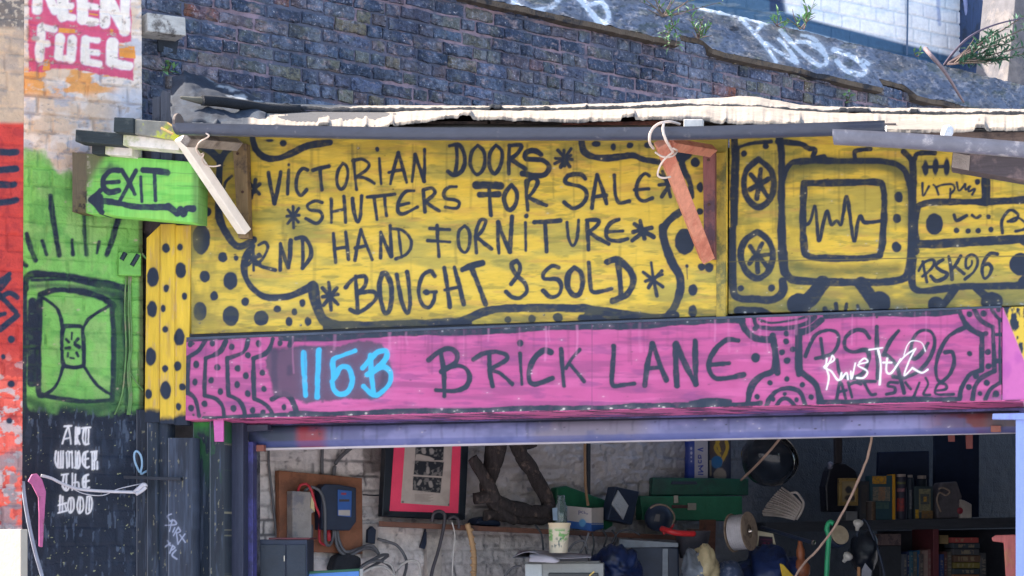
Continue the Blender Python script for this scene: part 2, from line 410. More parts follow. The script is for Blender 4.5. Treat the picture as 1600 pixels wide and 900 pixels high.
# sloping concrete coping with broken lower edge
xs = np.linspace(-0.4, 9.5, 900); ts = np.linspace(0, 1, 70)
XS, TS = np.meshgrid(xs, 1 - ts)
low = np.zeros_like(xs)
for (u0, u1, dep) in ((1066, 1110, 0.17), (1382, 1428, 0.20)):
    a0, a1 = W.loc(u0, 90, .05)[0], W.loc(u1, 110, .05)[0]
    low = np.maximum(low, dep * sstep(a0 - .02, a0 + .03, xs) * (1 - sstep(a1 - .03, a1 + .02, xs)))
low = low + (fbm(xs * 6, xs * 0, 4) - 0.5) * 0.05 + (fbm(xs * 30, xs * 0, 8) - 0.5) * 0.02
TT = low[None, :] + (1 - low[None, :]) * TS
rough = (fbm(XS * 14, TS * 7, 2) - 0.5) * 0.02 + (fbm(XS * 60, TS * 30, 6) - .5) * .006
D = 0.06 - 0.44 * TT + rough * 0.7; Z = 4.86 + 0.45 * TT + rough * 0.7
P = np.stack([W.o[0] + W.ex[0] * XS + W.n[0] * D, W.o[1] + W.ex[1] * XS + W.n[1] * D, Z], -1)
cv = Canvas(P); cv.fill(A(112, 122, 142)); cv.wash(A(84, 96, 120), 40, 22, .42, .68, .7, 3); cv.wash(A(150, 146, 136), 22, 12, .60, .72, .5, 8)
cv.wash(A(112, 104, 92), 70, 30, .5, .7, .5, 14); cv.wash(A(52, 60, 76), 5, 3, .6, .7, .7, 21); cv.wash(A(74, 84, 62), 26, 10, .6, .7, .5, 77); cv.wash(A(136, 140, 150), 4, 3, .62, .72, .5, 78)
WH = A(214, 226, 240)
for q in ((1040, 22, 8, 4), (1147, 45, 8, 4.5), (1158, 37, 5, 2.5), (1132, 25, 7, 3), (1026, 24, 3, 2), (1470, 70, 4, 2), (1490, 88, 3, 2), (930, 20, 3, 2), (1186, 72, 3, 2), (1330, 95, 3, 2)):
    cv.dot(*q, A(40, 44, 54), 1.0)
cv.draw('''30;0,-10 30,30 110,70 190,60 250,40 300,-10
30;360,-60 430,0 500,90 560,140 600,130 600,70 560,10 500,-40
L 22;440,0 470,30 540,15''', 800, 0, 4, WH, 1.0, .2)
cv.draw('''22;620,110 720,210 800,310 850,385
22;850,385 780,270 860,320 960,380 980,390
22;980,390 940,320 870,245
26;880,190 960,280 1060,370 1130,410 1165,390 1150,330 1060,270 980,260
22;1010,220 1080,240 1150,310
30;1230,380 1290,440 1390,465 1400,420 1320,350 1210,310
24;1395,375 1425,400
20;730,190 760,150 700,120 640,110''', 1000, 0, 4, WH, 1.0, .2, .9)
cv.draw('26;370,45 500,75 640,100 790,140', 1000, 0, 4, A(238, 246, 252), 2.0, .2)
cv.wash(A(70, 78, 92), 9, 5, .60, .70, .55, 31)
cop = cv.mesh('coping', paint_mat('concrete', 0.85, 70, 0.7, lo=0.8, hi=1.15, vs=30), None)
part(wall, 'coping', cop, None)
lip = MB()                                      # thickness and underside of the coping along its broken edge
for i in range(0, len(xs) - 1, 3):
    k = min(i + 3, len(xs) - 1); q = []
    for j in (i, k):
        d = 0.06 - 0.44 * low[j]; z = 4.86 + 0.45 * low[j]; q.append(((xs[j], d, z), (xs[j], d - .005, z - 0.032), (xs[j], -0.3, z - 0.034)))
    vs = [W.P(*p) for p in (*q[0], *q[1])]
    lip.add(vs, [(1, 4, 3, 0), (2, 5, 4, 1)])
part(wall, 'coping_edge', lip, plain('coping_edge', A(96, 86, 76), 0.9, c2=A(40, 44, 54), bs=90, bst=.8))
mb = MB()                                       # solid core under the coping
mb.add([W.P(-.4, -.01, 4.83), W.P(9.5, -.01, 4.83), W.P(9.5, -.40, 5.27), W.P(-.4, -.40, 5.27), W.P(-.4, -.45, 4.83), W.P(9.5, -.45, 4.83), W.P(9.5, -.45, 5.27), W.P(-.4, -.45, 5.27)],
       [(0, 1, 2, 3), (3, 2, 6, 7), (7, 6, 5, 4), (0, 3, 7, 4), (1, 5, 6, 2)])
part(wall, 'core', mb, BR2)

# whitewashed inside of the same wall
P = quad_grid(W, [(330, 690), (1640, 640), (1640, 930), (330, 920)], 0.0, 1.6)
s_, z_ = sz(P, W); jt, rn = bricks_h(s_, z_, .23, .085, .014, 3)
lum = fbm(s_ * 11, z_ * 11, 5) - .5; fine = fbm(s_ * 45, z_ * 45, 12) - .5
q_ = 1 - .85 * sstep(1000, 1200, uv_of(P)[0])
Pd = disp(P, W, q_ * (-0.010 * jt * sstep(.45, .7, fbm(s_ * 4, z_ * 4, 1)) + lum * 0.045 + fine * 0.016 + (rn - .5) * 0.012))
cv = Canvas(Pd); cv.U, cv.V = uv_of(P)
cv.fill(A(232, 224, 222)); cv.blend(.5 * sstep(.4, .7, fbm(s_ * 5, z_ * 5, 9)), A(206, 204, 208))
cv.blend(.75 * jt * sstep(.60, .72, fbm(s_ * 5, z_ * 9, 21)), A(70, 72, 80)); cv.blend(.6 * sstep(.68, .75, fbm(s_ * 20, z_ * 20, 33)), A(90, 90, 96))
cv.blend(.5 * sstep(.6, .75, fbm(s_ * 2.2, z_ * 2.2, 40)), A(120, 116, 116))
cv.poly([(568, 698), (604, 698), (600, 735), (570, 742)], A(120, 110, 108), 2, .8)
cv.blend(.5 * sstep(600, 860, cv.U), A(150, 150, 154)); cv.blend(.6 * sstep(900, 1080, cv.U), A(104, 108, 116)); cv.blend(.95 * sstep(1060, 1240, cv.U), A(40, 44, 52))  # painted shade: wall colour darkens to the right where the room gets dimmer
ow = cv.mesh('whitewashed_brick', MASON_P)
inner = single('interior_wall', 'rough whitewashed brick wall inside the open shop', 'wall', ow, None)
mb = MB().box(W, -0.3, 8.4, 0, 3.1, -0.45, -0.03)
part(inner, 'lower_wall', mb, plain('old_whitewash', A(150, 148, 150), 0.9))

# room behind the shop front
DK = plain('dark_timber', A(44, 44, 52), 0.8)
mb = MB(); fl = []
p = [F.P(-0.2, -0.25, 2.62), F.P(4.9, -0.25, 2.62), (5.9, 12.9, 2.62), (-2.2, 9.25, 2.62)]
mb.add(p + [(q[0], q[1], 2.72) for q in p], [(3, 2, 1, 0), (4, 5, 6, 7), (0, 1, 5, 4), (1, 2, 6, 5), (2, 3, 7, 6), (3, 0, 4, 7)])
single('ceiling', 'whitewashed boarded ceiling inside the shop', None, mb, plain('white_boards', A(210, 208, 206), .8), kind='structure')
mb = MB().add([F.P(4.55, -0.2, 0), F.P(4.65, -0.2, 0), (5.75, 13, 0), (5.6, 13, 0)] + [F.P(4.55, -0.2, 2.62), F.P(4.65, -0.2, 2.62), (5.75, 13, 2.62), (5.6, 13, 2.62)],
              [(0, 1, 5, 4), (1, 2, 6, 5), (2, 3, 7, 6), (3, 0, 4, 7), (4, 5, 6, 7)])
single('side_wall', 'dark side wall inside the shop beyond the purple post', 'wall', mb, plain('side_wall', A(70, 72, 80), 0.9))
mb = MB().add([F.P(-.1, -.3, .006), F.P(4.6, -.3, .006), (5.7, 13, .006), (-2.0, 9.2, .006)], [(0, 1, 2, 3)])
single('floor', 'dusty pale concrete floor inside the shop', None, mb, plain('dusty_concrete', A(160, 160, 168), .8), kind='structure')
# rubble and brick behind the signs
P = quad_grid(F, [(222, 196), (1640, 250), (1640, 612), (222, 642)], -0.10, 5)
s_, z_ = sz(P, F); jt, rn = bricks_h(s_, z_, .225, .078, .012, 9)
cv = Canvas(disp(P, F, -.01 * jt)); cv.U, cv.V = uv_of(P); cv.fill(A(92, 82, 84)); cv.blend(jt * .6, A(46, 46, 54)); cv.blend(.7 * sstep(.3, .8, rn), A(60, 58, 66))
single('front_wall', 'old brown brick showing in the gap between the yellow and the pink sign', 'wall', cv.mesh('front_wall', MASON_P, back(F, .12)), None)

# ------------------------------------------------------------------ painted pier on the left
P = quad_grid(G, [(34, -14), (221, -14), (226, 925), (30, 925)], 0.0, 1.15)
s_, z_ = sz(P, G); jt, rn = bricks_h(s_, z_, .21, .092, .012, 1)
cv = Canvas(P); U, V = cv.U, cv.V
lum = fbm(s_ * 14, z_ * 14, 5) - .5; chip = sstep(.62, .68, fbm(U / 16, V / 9, 51)) * (V < 300)
joint = jt * (0.35 + .65 * sstep(.40, .6, fbm(s_ * 4, z_ * 7, 17)))
Pd = disp(P, G, -.008 * joint * (1 - .6 * sstep(640, 660, V)) + lum * .010 + (rn - .5) * .006 - chip * .004)
cv.P = Pd
cv.fill(A(236, 212, 188)); cv.wash(A(250, 236, 224), 26, 18, .42, .6, .9, 2); cv.wash(A(196, 200, 214), 22, 16, .54, .68, .75, 5)
cv.blend(.9 * sstep(.45, .56, fbm(U / 30, V / 14, 7)) * sstep(98, 112, V) * (1 - sstep(140, 158, V)) * (1 - sstep(165, 195, U)), A(248, 172, 84))
cv.blend(.8 * sstep(150, 200, U) * sstep(130, 150, V) * (1 - sstep(230, 260, V)), A(216, 220, 232))
z6 = 6.667
def zp(t): return [(float(q.split(',')[0]) / z6, float(q.split(',')[1]) / z6) for q in t.split()]
cv.poly(zp('300,-120 1365,-120 1372,440 1240,445 1250,600 1400,600 1385,830 1000,770 800,720 540,715 440,755 295,750'), A(226, 96, 132), 1.5, 1, 2.5)
for t_ in ('615,290 780,300 800,345 610,340', '1240,460 1405,480 1415,610 1245,590', '465,620 520,620 520,730 440,735', '1145,300 1180,310 1180,360 1150,360', '700,95 760,110 740,130 700,120', '930,135 1020,150 1020,165 930,150'):
    cv.poly(zp(t_), A(246, 164, 76), 1.0, 1, 1)
cv.blend(.45 * joint * sstep(.4, .6, fbm(U / 24, V / 16, 91)) * (V < 330), A(136, 120, 116))
RED_OUT = A(232, 190, 214)
KF = '''L 88;385,-120 388,105
L 70;500,-60 570,110
L 96;650,-120 655,165
L 58;650,165 760,185
L 50;690,60 740,66
L 96;862,-120 858,195
L 58;870,48 1005,72
L 58;870,205 1000,230
L 88;1095,-120 1090,245
L 92;1110,-60 1300,320
L 92;1305,-120 1298,320
L 76;432,285 412,600
L 54;440,280 560,305
L 56;430,448 495,455
L 78;625,400 612,580
L 78;755,405 738,610
L 54;615,600 735,615
L 80;890,410 885,620
L 52;890,405 1020,420
L 52;890,530 1015,548
L 52;890,640 1035,668
L 100;1172,450 1162,640
L 66;1150,650 1350,690'''
cv.draw('\n'.join('L %g;%s' % (float(q.split(';')[0][1:]) + 16, q.split(';')[1]) for q in KF.splitlines()), 0, 0, z6, RED_OUT, 1.4, 0)
cv.draw(KF, 0, 0, z6, A(255, 246, 236), .9, 0)
cv.blend(chip * .8 * sstep(.45, .6, fbm(U / 6, V / 4, 61)), A(196, 184, 178))
cv.draw('o;400,185,30,14 440,250,12,20 372,400,40,26 574,280,12,20 945,85,14,20 726,430,16,24', 0, 0, z6, A(190, 178, 172), 1.5)
# green
gm = sstep(-6, 8, V - (238 + 0.23 * np.maximum(U - 70, 0) + 24 * (fbm(U / 18, V / 18, 71) - .5) + 26 * sstep(60, 100, U) * (1 - sstep(190, 215, U))))
cv.blend(gm, A(138, 212, 108)); cv.blend(gm * .55 * sstep(.48, .7, fbm(U / 22, V / 30, 73)), A(162, 202, 126)); cv.blend(gm * .5 * sstep(.56, .72, fbm(U / 30, V / 20, 75)), A(92, 168, 84))
cv.blend(gm * .5 * sstep(150, 200, U) * (1 - sstep(300, 420, V)), A(140, 190, 96))
gk = sstep(214, 220, U) * gm; cv.blend(gk * .8, A(92, 74, 66))
cv.draw('''L 34;315,325 322,400|34;322,400 345,550 372,695
L 26;525,445 530,560|26;528,540 540,690
34;740,465 705,590 668,690|30;168,560 190,650 222,725|22;265,605 290,690|22;450,600 456,690|18;620,612 606,682
24;140,740 165,760''', 0, 225, 4, K, 1.6)
cv.draw('40;160,905 165,840 230,812 400,825 600,860 790,900|20;200,850 420,850 620,890', 0, 225, 4, K, 2)
cv.draw('''34;152,0 158,300 148,600 165,770 240,800|60;205,90 203,590|40;250,60 240,300 238,620 260,670|26;260,670 500,708 700,700
34;700,700 712,400 700,100|36;250,40 350,12 500,22 640,60 710,110''', 0, 450, 4, K, 1.6)
DG = A(46, 84, 62)
cv.draw('70;730,60 752,200 755,500 735,650|60;400,755 600,752 720,720|50;620,-10 700,20 760,70|50;180,700 260,740', 0, 450, 4, DG, 6, .2, .8)
cv.draw('40;770,30 790,300 800,560 790,720|30;200,-10 400,-15 700,40', 0, 450, 4, K, 4, .2, .7)
cv.draw('''20;270,60 350,120 378,180 390,240|20;690,108 600,160 550,200 522,250|20;395,490 370,570 330,635 270,668|20;525,490 600,600 690,665
24;400,238 388,300 392,460 430,492 510,490 525,450 518,280 505,240 400,238
14;450,280 448,320|20;415,320 430,338|22;488,318 468,340|20;412,375 435,372|24;470,352 495,368|14;425,405 424,428|12;440,436 462,440|16;480,405 490,425''', 0, 450, 4, K, 1.2)
cv.blend(.4 * joint * gm * sstep(.5, .66, fbm(U / 24, V / 16, 93)), A(70, 110, 66)); cv.wear(60, 41, A(206, 186, 170), 1.5); cv.wear(40, 42, A(70, 84, 70), 1.3); cv.drips(30, 43, A(96, 150, 84), lambda u: 270, 160)
# black dado
bk = sstep(-10, 8, V - (642 + 10 * (fbm(U / 14, V / 14, 81) - .5) * 2)); cv.blend(bk, A(31, 41, 59)); cv.blend(bk * .5 * sstep(.55, .72, fbm(U / 9, V / 40, 83)), A(52, 66, 88))
cv.blend(bk * .55 * sstep(.66, .72, fbm(U / 5, V / 22, 85)) , A(96, 112, 136)); cv.blend(.35 * (1 - bk) * sstep(600, 640, V), A(40, 66, 58))
cv.blend(bk * .7 * sstep(.80, .82, fbm(U / 4, V / 4, 87)), A(190, 196, 150))
BL = '''255,85 230,150 205,235|255,85 268,150 278,238|225,195 272,185|222,88 282,84|320,95 315,240|335,100 330,235|350,100 348,150 325,165 352,240|372,104 442,98|388,110 378,190 395,240 428,236|428,115 426,236|405,110 402,230
150,300 142,380 165,436 208,436|192,300 188,440|170,308 166,430|212,300 208,440|240,310 245,440|286,300 290,440|250,300 288,312|264,310 262,430|318,300 320,440|345,300 356,370 345,440 310,440|336,310 333,430|420,302 385,322 378,400 410,440 432,432|395,372 425,362|402,310 398,430|460,306 460,455|495,308 490,370 465,384|502,390 502,452|450,306 500,300|478,310 478,450
198,502 252,494|216,510 208,600 240,636 262,608|240,500 235,620|290,490 288,630|302,570 340,568 345,622|316,498 310,620|425,500 386,522 380,590 402,630 432,610|390,560 430,552|405,510 402,612
186,680 180,820|170,762 238,742|206,690 205,810|168,826 242,808|222,745 240,806|264,700 250,770 270,826 300,790 296,704 266,700|278,700 276,815|345,690 330,770 350,828 382,790 376,704 345,690|356,700 354,818|415,688 408,825 445,812 456,740 446,690 415,688|434,700 432,806'''
bl = '\n'.join('14;' + q for q in BL.replace('\n', '|').split('|'))
cv.draw(bl, 60, 650, 5.456, A(244, 246, 252), .8, .03)
pier = thing('painted_pier', 'brick pier painted with red and white letters, then green, then black', 'wall')
part(pier, 'painted_face', cv.mesh('painted_face', MASON_P, back(G, .4)), None)

# strip of wall at the far left
G2 = Fr(38, 8.35, 17.0)
P = quad_grid(G2, [(-60, -14), (38, -14), (34, 925), (-60, 925)], 0.0, 1.3)
s_, z_ = sz(P, G2); jt, rn = bricks_h(s_, z_, .22, .088, .013, 6)
cv = Canvas(P); U, V = cv.U, cv.V; joint = jt * (.3 + .7 * sstep(.35, .55, fbm(s_ * 4, z_ * 5, 3)))
low_ = sstep(540, 600, V)
cv.P = disp(P, G2, -.012 * joint * (.4 + .6 * low_) + (fbm(s_ * 16, z_ * 16, 2) - .5) * (.014 + .02 * (V < 45)) + (rn - .5) * .01)
cv.fill(A(206, 178, 150)); cv.wash(A(178, 158, 142), 18, 14, .45, .65, .8, 4); cv.blend(.85 * (1 - sstep(38, 48, V)), A(104, 100, 100))
cv.blend(.7 * (1 - sstep(40, 50, V)) * sstep(.55, .65, fbm(U / 5, V / 4, 9)), A(206, 190, 170))
rm = sstep(188, 196, V); cv.blend(rm, A(204, 66, 58)); cv.blend(rm * low_, A(248, 112, 96)); cv.blend(rm * .6 * sstep(.55, .68, fbm(U / 12, V / 16, 12)), A(170, 52, 54))  # lower red brightened: sunlight painted into the colour
cv.blend(rm * low_ * .8 * sstep(.52, .58, fbm(U / 14, V / 10, 15)), A(206, 198, 196)); cv.blend(rm * sstep(690, 720, V) * .8 * sstep(.42, .5, fbm(U / 20, V / 16, 16)), A(150, 146, 150))
cv.draw('''40;-10,50 50,52 100,48|40;-10,162 60,160 100,155|40;-10,252 50,254 90,250|40;-10,368 60,362 100,352
30;-10,860 40,830 60,810|40;0,900 50,840''', 0, 225, 4, K, 1.4)
cv.draw('30;-20,20 60,110 100,150|34;110,170 60,210 0,260|30;0,60 60,30 110,60|26;-10,170 30,160|o;70,322,24 70,600,24 60,830,20 20,430,16', 0, 450, 4, K, 1.4)
part(thing('red_wall', 'narrow strip of red sprayed brick wall at the left edge', 'wall'), 'painted_face', cv.mesh('painted_face', MASON_P, back(G2, .28)), None)

# ------------------------------------------------------------------ white rear wall, dark building and stone pier beyond the coping
R = Fr(1300, 15.6, 30.0)
P = quad_grid(R, [(985, -60), (1548, -50), (1548, 190), (985, 190)], 0.0, 1.4)
s_, z_ = sz(P, R); jt, rn = bricks_h(s_, z_, .44, .128, .014, 8)
cv = Canvas(disp(P, R, -.012 * jt)); cv.U, cv.V = uv_of(P); U, V = cv.U, cv.V
cv.fill(A(246, 253, 255, 1.12)); cv.wash(A(216, 236, 252), 40, 14, .5, .7, .7, 3); cv.blend(jt * .28, A(160, 186, 212)); cv.blend(.35 * sstep(.6, .9, rn), A(214, 220, 240))
edge = 18 + (U - 1220) * 0.262; cv.blend(sstep(-3, 3, V - edge), A(62, 100, 136)); cv.blend(sstep(-2, 3, V - edge - 20 - (U - 1220) * .004), A(196, 222, 242))
dm = 1 - sstep(1218, 1230, U - V * .2); cv.blend(dm, A(72, 108, 140)); cv.blend(dm * .7 * sstep(.45, .6, fbm(U / 30, V / 7, 6)), A(120, 142, 160)); cv.blend(.9 * sstep(1200, 1205, U) * dm * (V < 18), A(40, 58, 96))
cv.draw('L 5;1468,-60 1466,0 1468,38', 0, 0, 1, A(150, 172, 220), 2, 0, .7)
single('white_wall', 'white painted block wall with a dark base beyond the concrete coping', 'wall', cv.mesh('white_wall', MASON_P, back(R, .3)), None)
mb = MB().ptube(R, [(1500, -60, .08), (1507, -10, .08), (1512, 25, .08), (1520, 50, .08), (1526, 84, .08)], .022, 9)
single('drain_pipe', 'thin grey drain pipe running down the white wall behind the shrub', 'pipe', mb, plain('lead_pipe', A(130, 144, 190), .5))
mb = MB().ptube(R, [(1419, -60, .03), (1418, 30, .03), (1417, 86, .03)], .009, 6)
single('cable', 'dark cable hanging straight down the middle of the white wall', 'cable', mb, plain('cable_blue', A(84, 108, 140), .5))
mb = MB().prect(R, 1542, -60, 1592, 190, .35, 1.2)
single('dark_building', 'dark blue timber clad building beside the white wall', 'building', mb, plain('navy_cladding', A(52, 74, 112), .8, vst=(6, 6, .5), c2=A(40, 56, 80)))
mb = MB().ppoly(Fr(1590, 15.0, 20), [(1572, 150), (1700, 170), (1700, -60), (1592, -60)], 0, .5)
single('stone_pier', 'pale tapering stone pier at the top right edge', 'pier', mb, plain('pale_stone', A(104, 104, 110), .85, c2=A(128, 124, 124)), .01)

# ------------------------------------------------------------------ yellow sign board with the shop's trade
YEL, OLV = A(230, 198, 72), A(160, 157, 82)
def yellow(cv, seed):
    cv.fill(YEL); cv.wash(A(234, 204, 84), 60, 12, .45, .7, .7, seed); cv.wash(OLV, 80, 24, .47, .68, .65, seed + 3)
    cv.wash(A(204, 158, 84), 50, 8, .60, .74, .45, seed + 6); cv.wash(A(120, 126, 66), 26, 6, .56, .74, .5, seed + 8)
P = quad_grid(F, [(298, 196), (1136, 206), (1135, 493), (299, 522)], 0.02, 1.0)
cv = Canvas(P); yellow(cv, 2); U, V = cv.U, cv.V
cv.blend(.6 * (1 - sstep(330, 420, U + 22 * fbm(U / 20, V / 30, 66))) * sstep(.25, .6, fbm(U / 22, V / 40, 65)), A(118, 116, 64)); cv.blend(.5 * (1 - sstep(222, 262, V)) * sstep(.3, .6, fbm(U / 40, V / 9, 67)), A(150, 132, 60))
cv.blend(.45 * (1 - sstep(330, 400, U)) * (1 - sstep(300, 420, V)), A(120, 112, 54)); cv.blend(.35 * sstep(380, 460, V) * (1 - sstep(330, 420, U)), A(214, 186, 70))
cv.draw('''60;300,680 420,690 500,660|60;540,560 640,640 620,760|50;640,640 900,700 1100,760|40;820,380 900,420 1000,400|50;1000,160 1300,150
50;480,700 430,760 480,880|40;300,340 420,360 520,330|50;330,700 360,840''', 300, 200, 4, A(120, 122, 60), 8, .1, .35)
S6 = '''22;478,280 492,370 515,470|22;515,470 538,370 555,275|20;605,262 600,340 598,412|o;604,231,10,12|20;722,262 690,255 658,300 652,380 680,422 716,386
22;756,264 800,250 856,238|20;800,260 806,330 812,386|20;942,222 912,270 906,340 928,382 958,360 974,290 966,240 942,220
20;1010,200 1018,290 1028,385|20;1005,205 1060,195 1105,222 1090,262 1025,304|22;1025,308 1080,312 1140,345|18;1170,190 1176,270 1182,350|o;1158,133,14,17
20;1240,350 1262,250 1290,155|20;1290,155 1318,250 1342,340|18;1232,278 1270,268 1312,262|20;1375,335 1386,250 1394,165|22;1394,165 1420,240 1450,332|20;1450,332 1454,230 1453,134
26;396,325 390,400|24;366,352 420,412|24;422,350 365,408|16;372,440 382,405|L 22;385,360 400,395
18;632,490 635,625|18;600,512 664,588|18;668,502 598,598|18;593,552 670,545
20;812,466 770,456 722,482 738,512 796,520 816,558 778,596 712,566|20;870,445 872,590|20;950,428 960,590|18;870,525 955,508
22;1003,440 1014,530 1035,585 1054,540 1060,425|20;1096,432 1180,424 1266,414|18;1138,436 1146,500 1156,572|18;1204,426 1208,490 1216,546
22;1388,392 1335,398 1292,460 1288,522 1325,535 1408,494|20;1302,482 1356,470|20;1445,388 1450,455 1456,525|20;1447,386 1500,376 1516,410 1456,462|20;1456,460 1500,490 1544,518
18;415,732 455,714 474,750 440,820 400,856|20;396,850 450,870 520,888|18;380,692 386,890|20;340,812 430,800|22;352,852 420,790|22;350,798 424,850
20;552,888 552,800 553,722|22;553,725 575,800 602,872|24;602,872 612,790 616,702|20;690,690 694,780 690,870|22;650,690 700,685 738,740 740,810 690,876
20;884,660 890,750 898,840|20;960,650 970,740 978,822|18;890,756 972,744|20;1018,828 1036,730 1056,636|20;1056,636 1090,730 1126,822|22;1022,750 1092,736
20;1178,812 1180,730 1180,650|22;1180,650 1210,730 1246,800|22;1246,800 1242,700 1238,612|18;1290,640 1300,720 1310,808|22;1246,630 1320,642 1372,710 1348,782 1276,818
18;1486,628 1610,635|20;1474,704 1612,712|20;1532,608 1536,700 1544,802
44;165,420 172,560 220,670 290,738 385,702|44;60,112 120,150 172,200|34;262,108 210,150 180,200|36;176,180 170,300 165,440|16;248,300 208,342 198,410
o;66,425,24,28 95,522,26,30 58,695,56,95 192,808,30,32 276,812,15,18
36;378,60 398,130 450,180 520,192 620,160 720,112 860,90|o;480,78,30,9 570,95,25,20'''
cv.draw(S6, 300, 200, 4, K, 1.1)
S7 = '''20;52,366 4,370 -26,404 -14,440 50,452 72,472 50,502 -16,494
22;52,110 56,200 44,290|24;10,112 70,106 105,180 92,260 42,297 0,272|22;185,110 148,152 140,230 180,292 226,240 224,150 185,108|22;300,106 262,160 260,240 292,286 330,230 338,150 300,106
22;384,108 380,200 380,284|24;382,110 456,108 440,152 392,192|26;390,192 430,220 482,254|32;582,166 540,142 488,156 492,192 590,200 632,240 604,290 530,296 465,284
24;770,130 735,180 705,242|24;672,190 775,196|24;688,140 730,190 760,240|22;668,222 770,170|22;725,140 728,235
36;832,60 846,140 900,178 1000,188 1150,172 1220,196 1330,216|o;925,100,30,20 1033,118,18,24 1138,108,22,20 1255,106,32,20
44;176,358 328,360|36;200,418 315,414|24;256,375 262,470 268,545|26;395,356 352,420 362,492 392,512 426,468 430,400 396,356
24;490,330 490,420 498,512|24;490,400 502,330 540,312 560,340 532,398 500,432|28;500,432 560,460 614,484
26;858,318 828,290 752,298 738,342 836,370 866,412 845,470 782,502 726,464|24;900,500 912,400 932,292|24;932,292 965,380 990,472|22;906,432 990,420
24;1040,296 1046,410 1070,466 1132,456|24;1258,298 1228,286 1184,342 1182,422 1222,456 1276,438|22;1166,386 1254,380
20;1340,270 1370,350 1390,430|22;1312,290 1400,342|20;1320,356 1396,346|22;1336,430 1380,362
22;105,612 66,652 70,742 106,778 132,738 134,650 104,612|22;178,780 172,700 176,640|22;176,642 202,578 236,582 214,640 174,682|24;178,680 225,720 272,756
24;318,782 312,690 314,590|24;314,590 345,680 386,772|24;386,772 394,660 400,554|20;484,592 486,766|o;489,550,16,17|26;540,590 620,584 702,578|22;606,590 612,690 616,772
22;744,590 754,690 780,736 806,690 816,575|24;870,582 874,670 878,760|22;864,576 935,576 936,606 880,652|24;880,650 940,690 1004,724
24;1068,572 1020,592 988,642 1000,692 1060,706 1122,692|22;1002,650 1092,644|24;1202,580 1214,640 1228,690|24;1156,650 1272,624|26;1166,600 1225,645 1286,682|26;1152,704 1232,640
44;1480,510 1400,560 1350,630 1352,712 1392,826 1436,900|o;1480,710,64,82 1545,215,30,32 1575,370,22,32 1575,520,22,22 1500,582,12,24'''
cv.draw(S7, 700, 200, 4, K, 1.1)
S8 = '''44;1345,-20 1352,62 1400,190 1450,290 1450,380 1420,466 1380,524|26;40,232 72,350 98,462|24;-22,235 -4,360 12,478|20;-20,372 70,354
36;92,244 150,218 214,204|32;148,240 190,340 234,460|24;430,190 398,212 410,252 442,292 482,332 492,382 450,422 400,416 364,384|22;430,190 450,222 440,272 394,336
26;692,232 650,222 602,262 602,302 682,306 708,352 690,402 640,416 594,376|34;790,232 754,272 748,352 782,402 822,396 842,332 830,262 790,232
26;880,202 888,330 910,386 1022,366|34;1062,205 1075,300 1082,412|40;994,196 1062,184 1136,250 1158,322 1118,400 1032,440|20;1270,202 1284,300 1306,410|20;1220,260 1282,308 1342,352|22;1336,252 1284,310 1254,358|18;1236,318 1340,276
46;0,586 120,556 250,500 450,486 800,486 1000,508 1180,534 1300,546 1420,530|60;880,530 1050,548 1250,570 1400,560|60;-40,620 40,600 120,590
o;375,558,22 525,553,26 687,545,32 845,548,36,26 1530,372,30,36 1530,505,28,40 1493,222,12 1585,228,24|L 5;1493,230 1496,304'''
cv.draw(S8, 700, 360, 4, K, 1.2)
S9 = '''20;855,325 862,410 870,498|22;816,360 912,462|22;906,360 820,470|20;815,416 914,400
24;1022,285 1030,400 1036,512|26;960,356 1010,302 1080,288 1084,340 1040,390|26;1040,392 1130,382 1152,420 1110,470 1040,512 988,494
30;1190,272 1170,350 1190,482 1216,516 1242,470 1246,350 1216,276 1190,270|26;1280,275 1310,440 1345,516 1364,440 1344,260
26;1516,286 1490,256 1440,286 1416,382 1440,462 1480,482 1510,440 1516,392|24;1452,386 1526,384|o;1466,386,22,20
38;380,96 335,170 328,262 362,342 430,402 520,422 620,406 760,345|60;756,350 772,440 806,540 870,600|60;850,604 1100,600 1400,590 1620,580|40;840,560 920,590 1100,600
o;80,288,32,38 240,315,45,58 138,410,26,30 333,445,25,30 50,505,42,58 243,535,52,65 432,548,48,48 533,490,24 640,510,20,24 690,455,20,25 606,570,24,30 725,570,22,28'''
cv.draw(S9, 300, 360, 4, K, 1.2)
cv.draw('36;310,140 264,200 272,260 312,340 322,430|60;235,150 250,180 290,160|30;250,180 268,230', 1000, 200, 4, K, 1.4)
cv.dot(1108, 418, 7, 8, K)
cv.blend(.5 * (1 - sstep(0, 26, U - 299)) * sstep(.3, .6, fbm(U / 12, V / 30, 55)), A(110, 108, 60)); cv.blend(.45 * sstep(470, 520, V + (U - 300) * .035) * sstep(.35, .6, fbm(U / 30, V / 8, 57)), A(96, 96, 66))
cv.drips(46, 3, A(78, 80, 58), lambda u: 226, 120); cv.drips(26, 4, A(92, 92, 60), lambda u: 330 + 60 * math.sin(u), 90)
cv.wear(60, 5, A(206, 196, 150), 1.2); cv.wear(40, 6, A(70, 66, 52), 1.1); cv.wear(26, 7, A(120, 112, 96), 1.4, lambda u: 520 - (u - 299) * .035)
for u_, v_ in ((312, 300), (312, 505), (560, 232), (850, 492), (1124, 480), (700, 500), (470, 508), (1000, 488)): cv.dot(u_, v_, 1.9, 1.9, A(88, 84, 74), .6); cv.dot(u_ - .5, v_ - .6, .8, .8, A(190, 182, 150), .4)
sign = thing('shop_sign', 'yellow board hand sprayed with victorian doors, shutters and second hand furniture', 'sign')
part(sign, 'board', cv.mesh('board', BOARD, back(F, .03)), None)
mb = MB().prect(F, 1119, 238, 1134, 496, .03, .012)
mb2 = MB().ppoly(F, [(297, 527), (1136, 498), (1136, 492), (297, 521)], .015, .05)
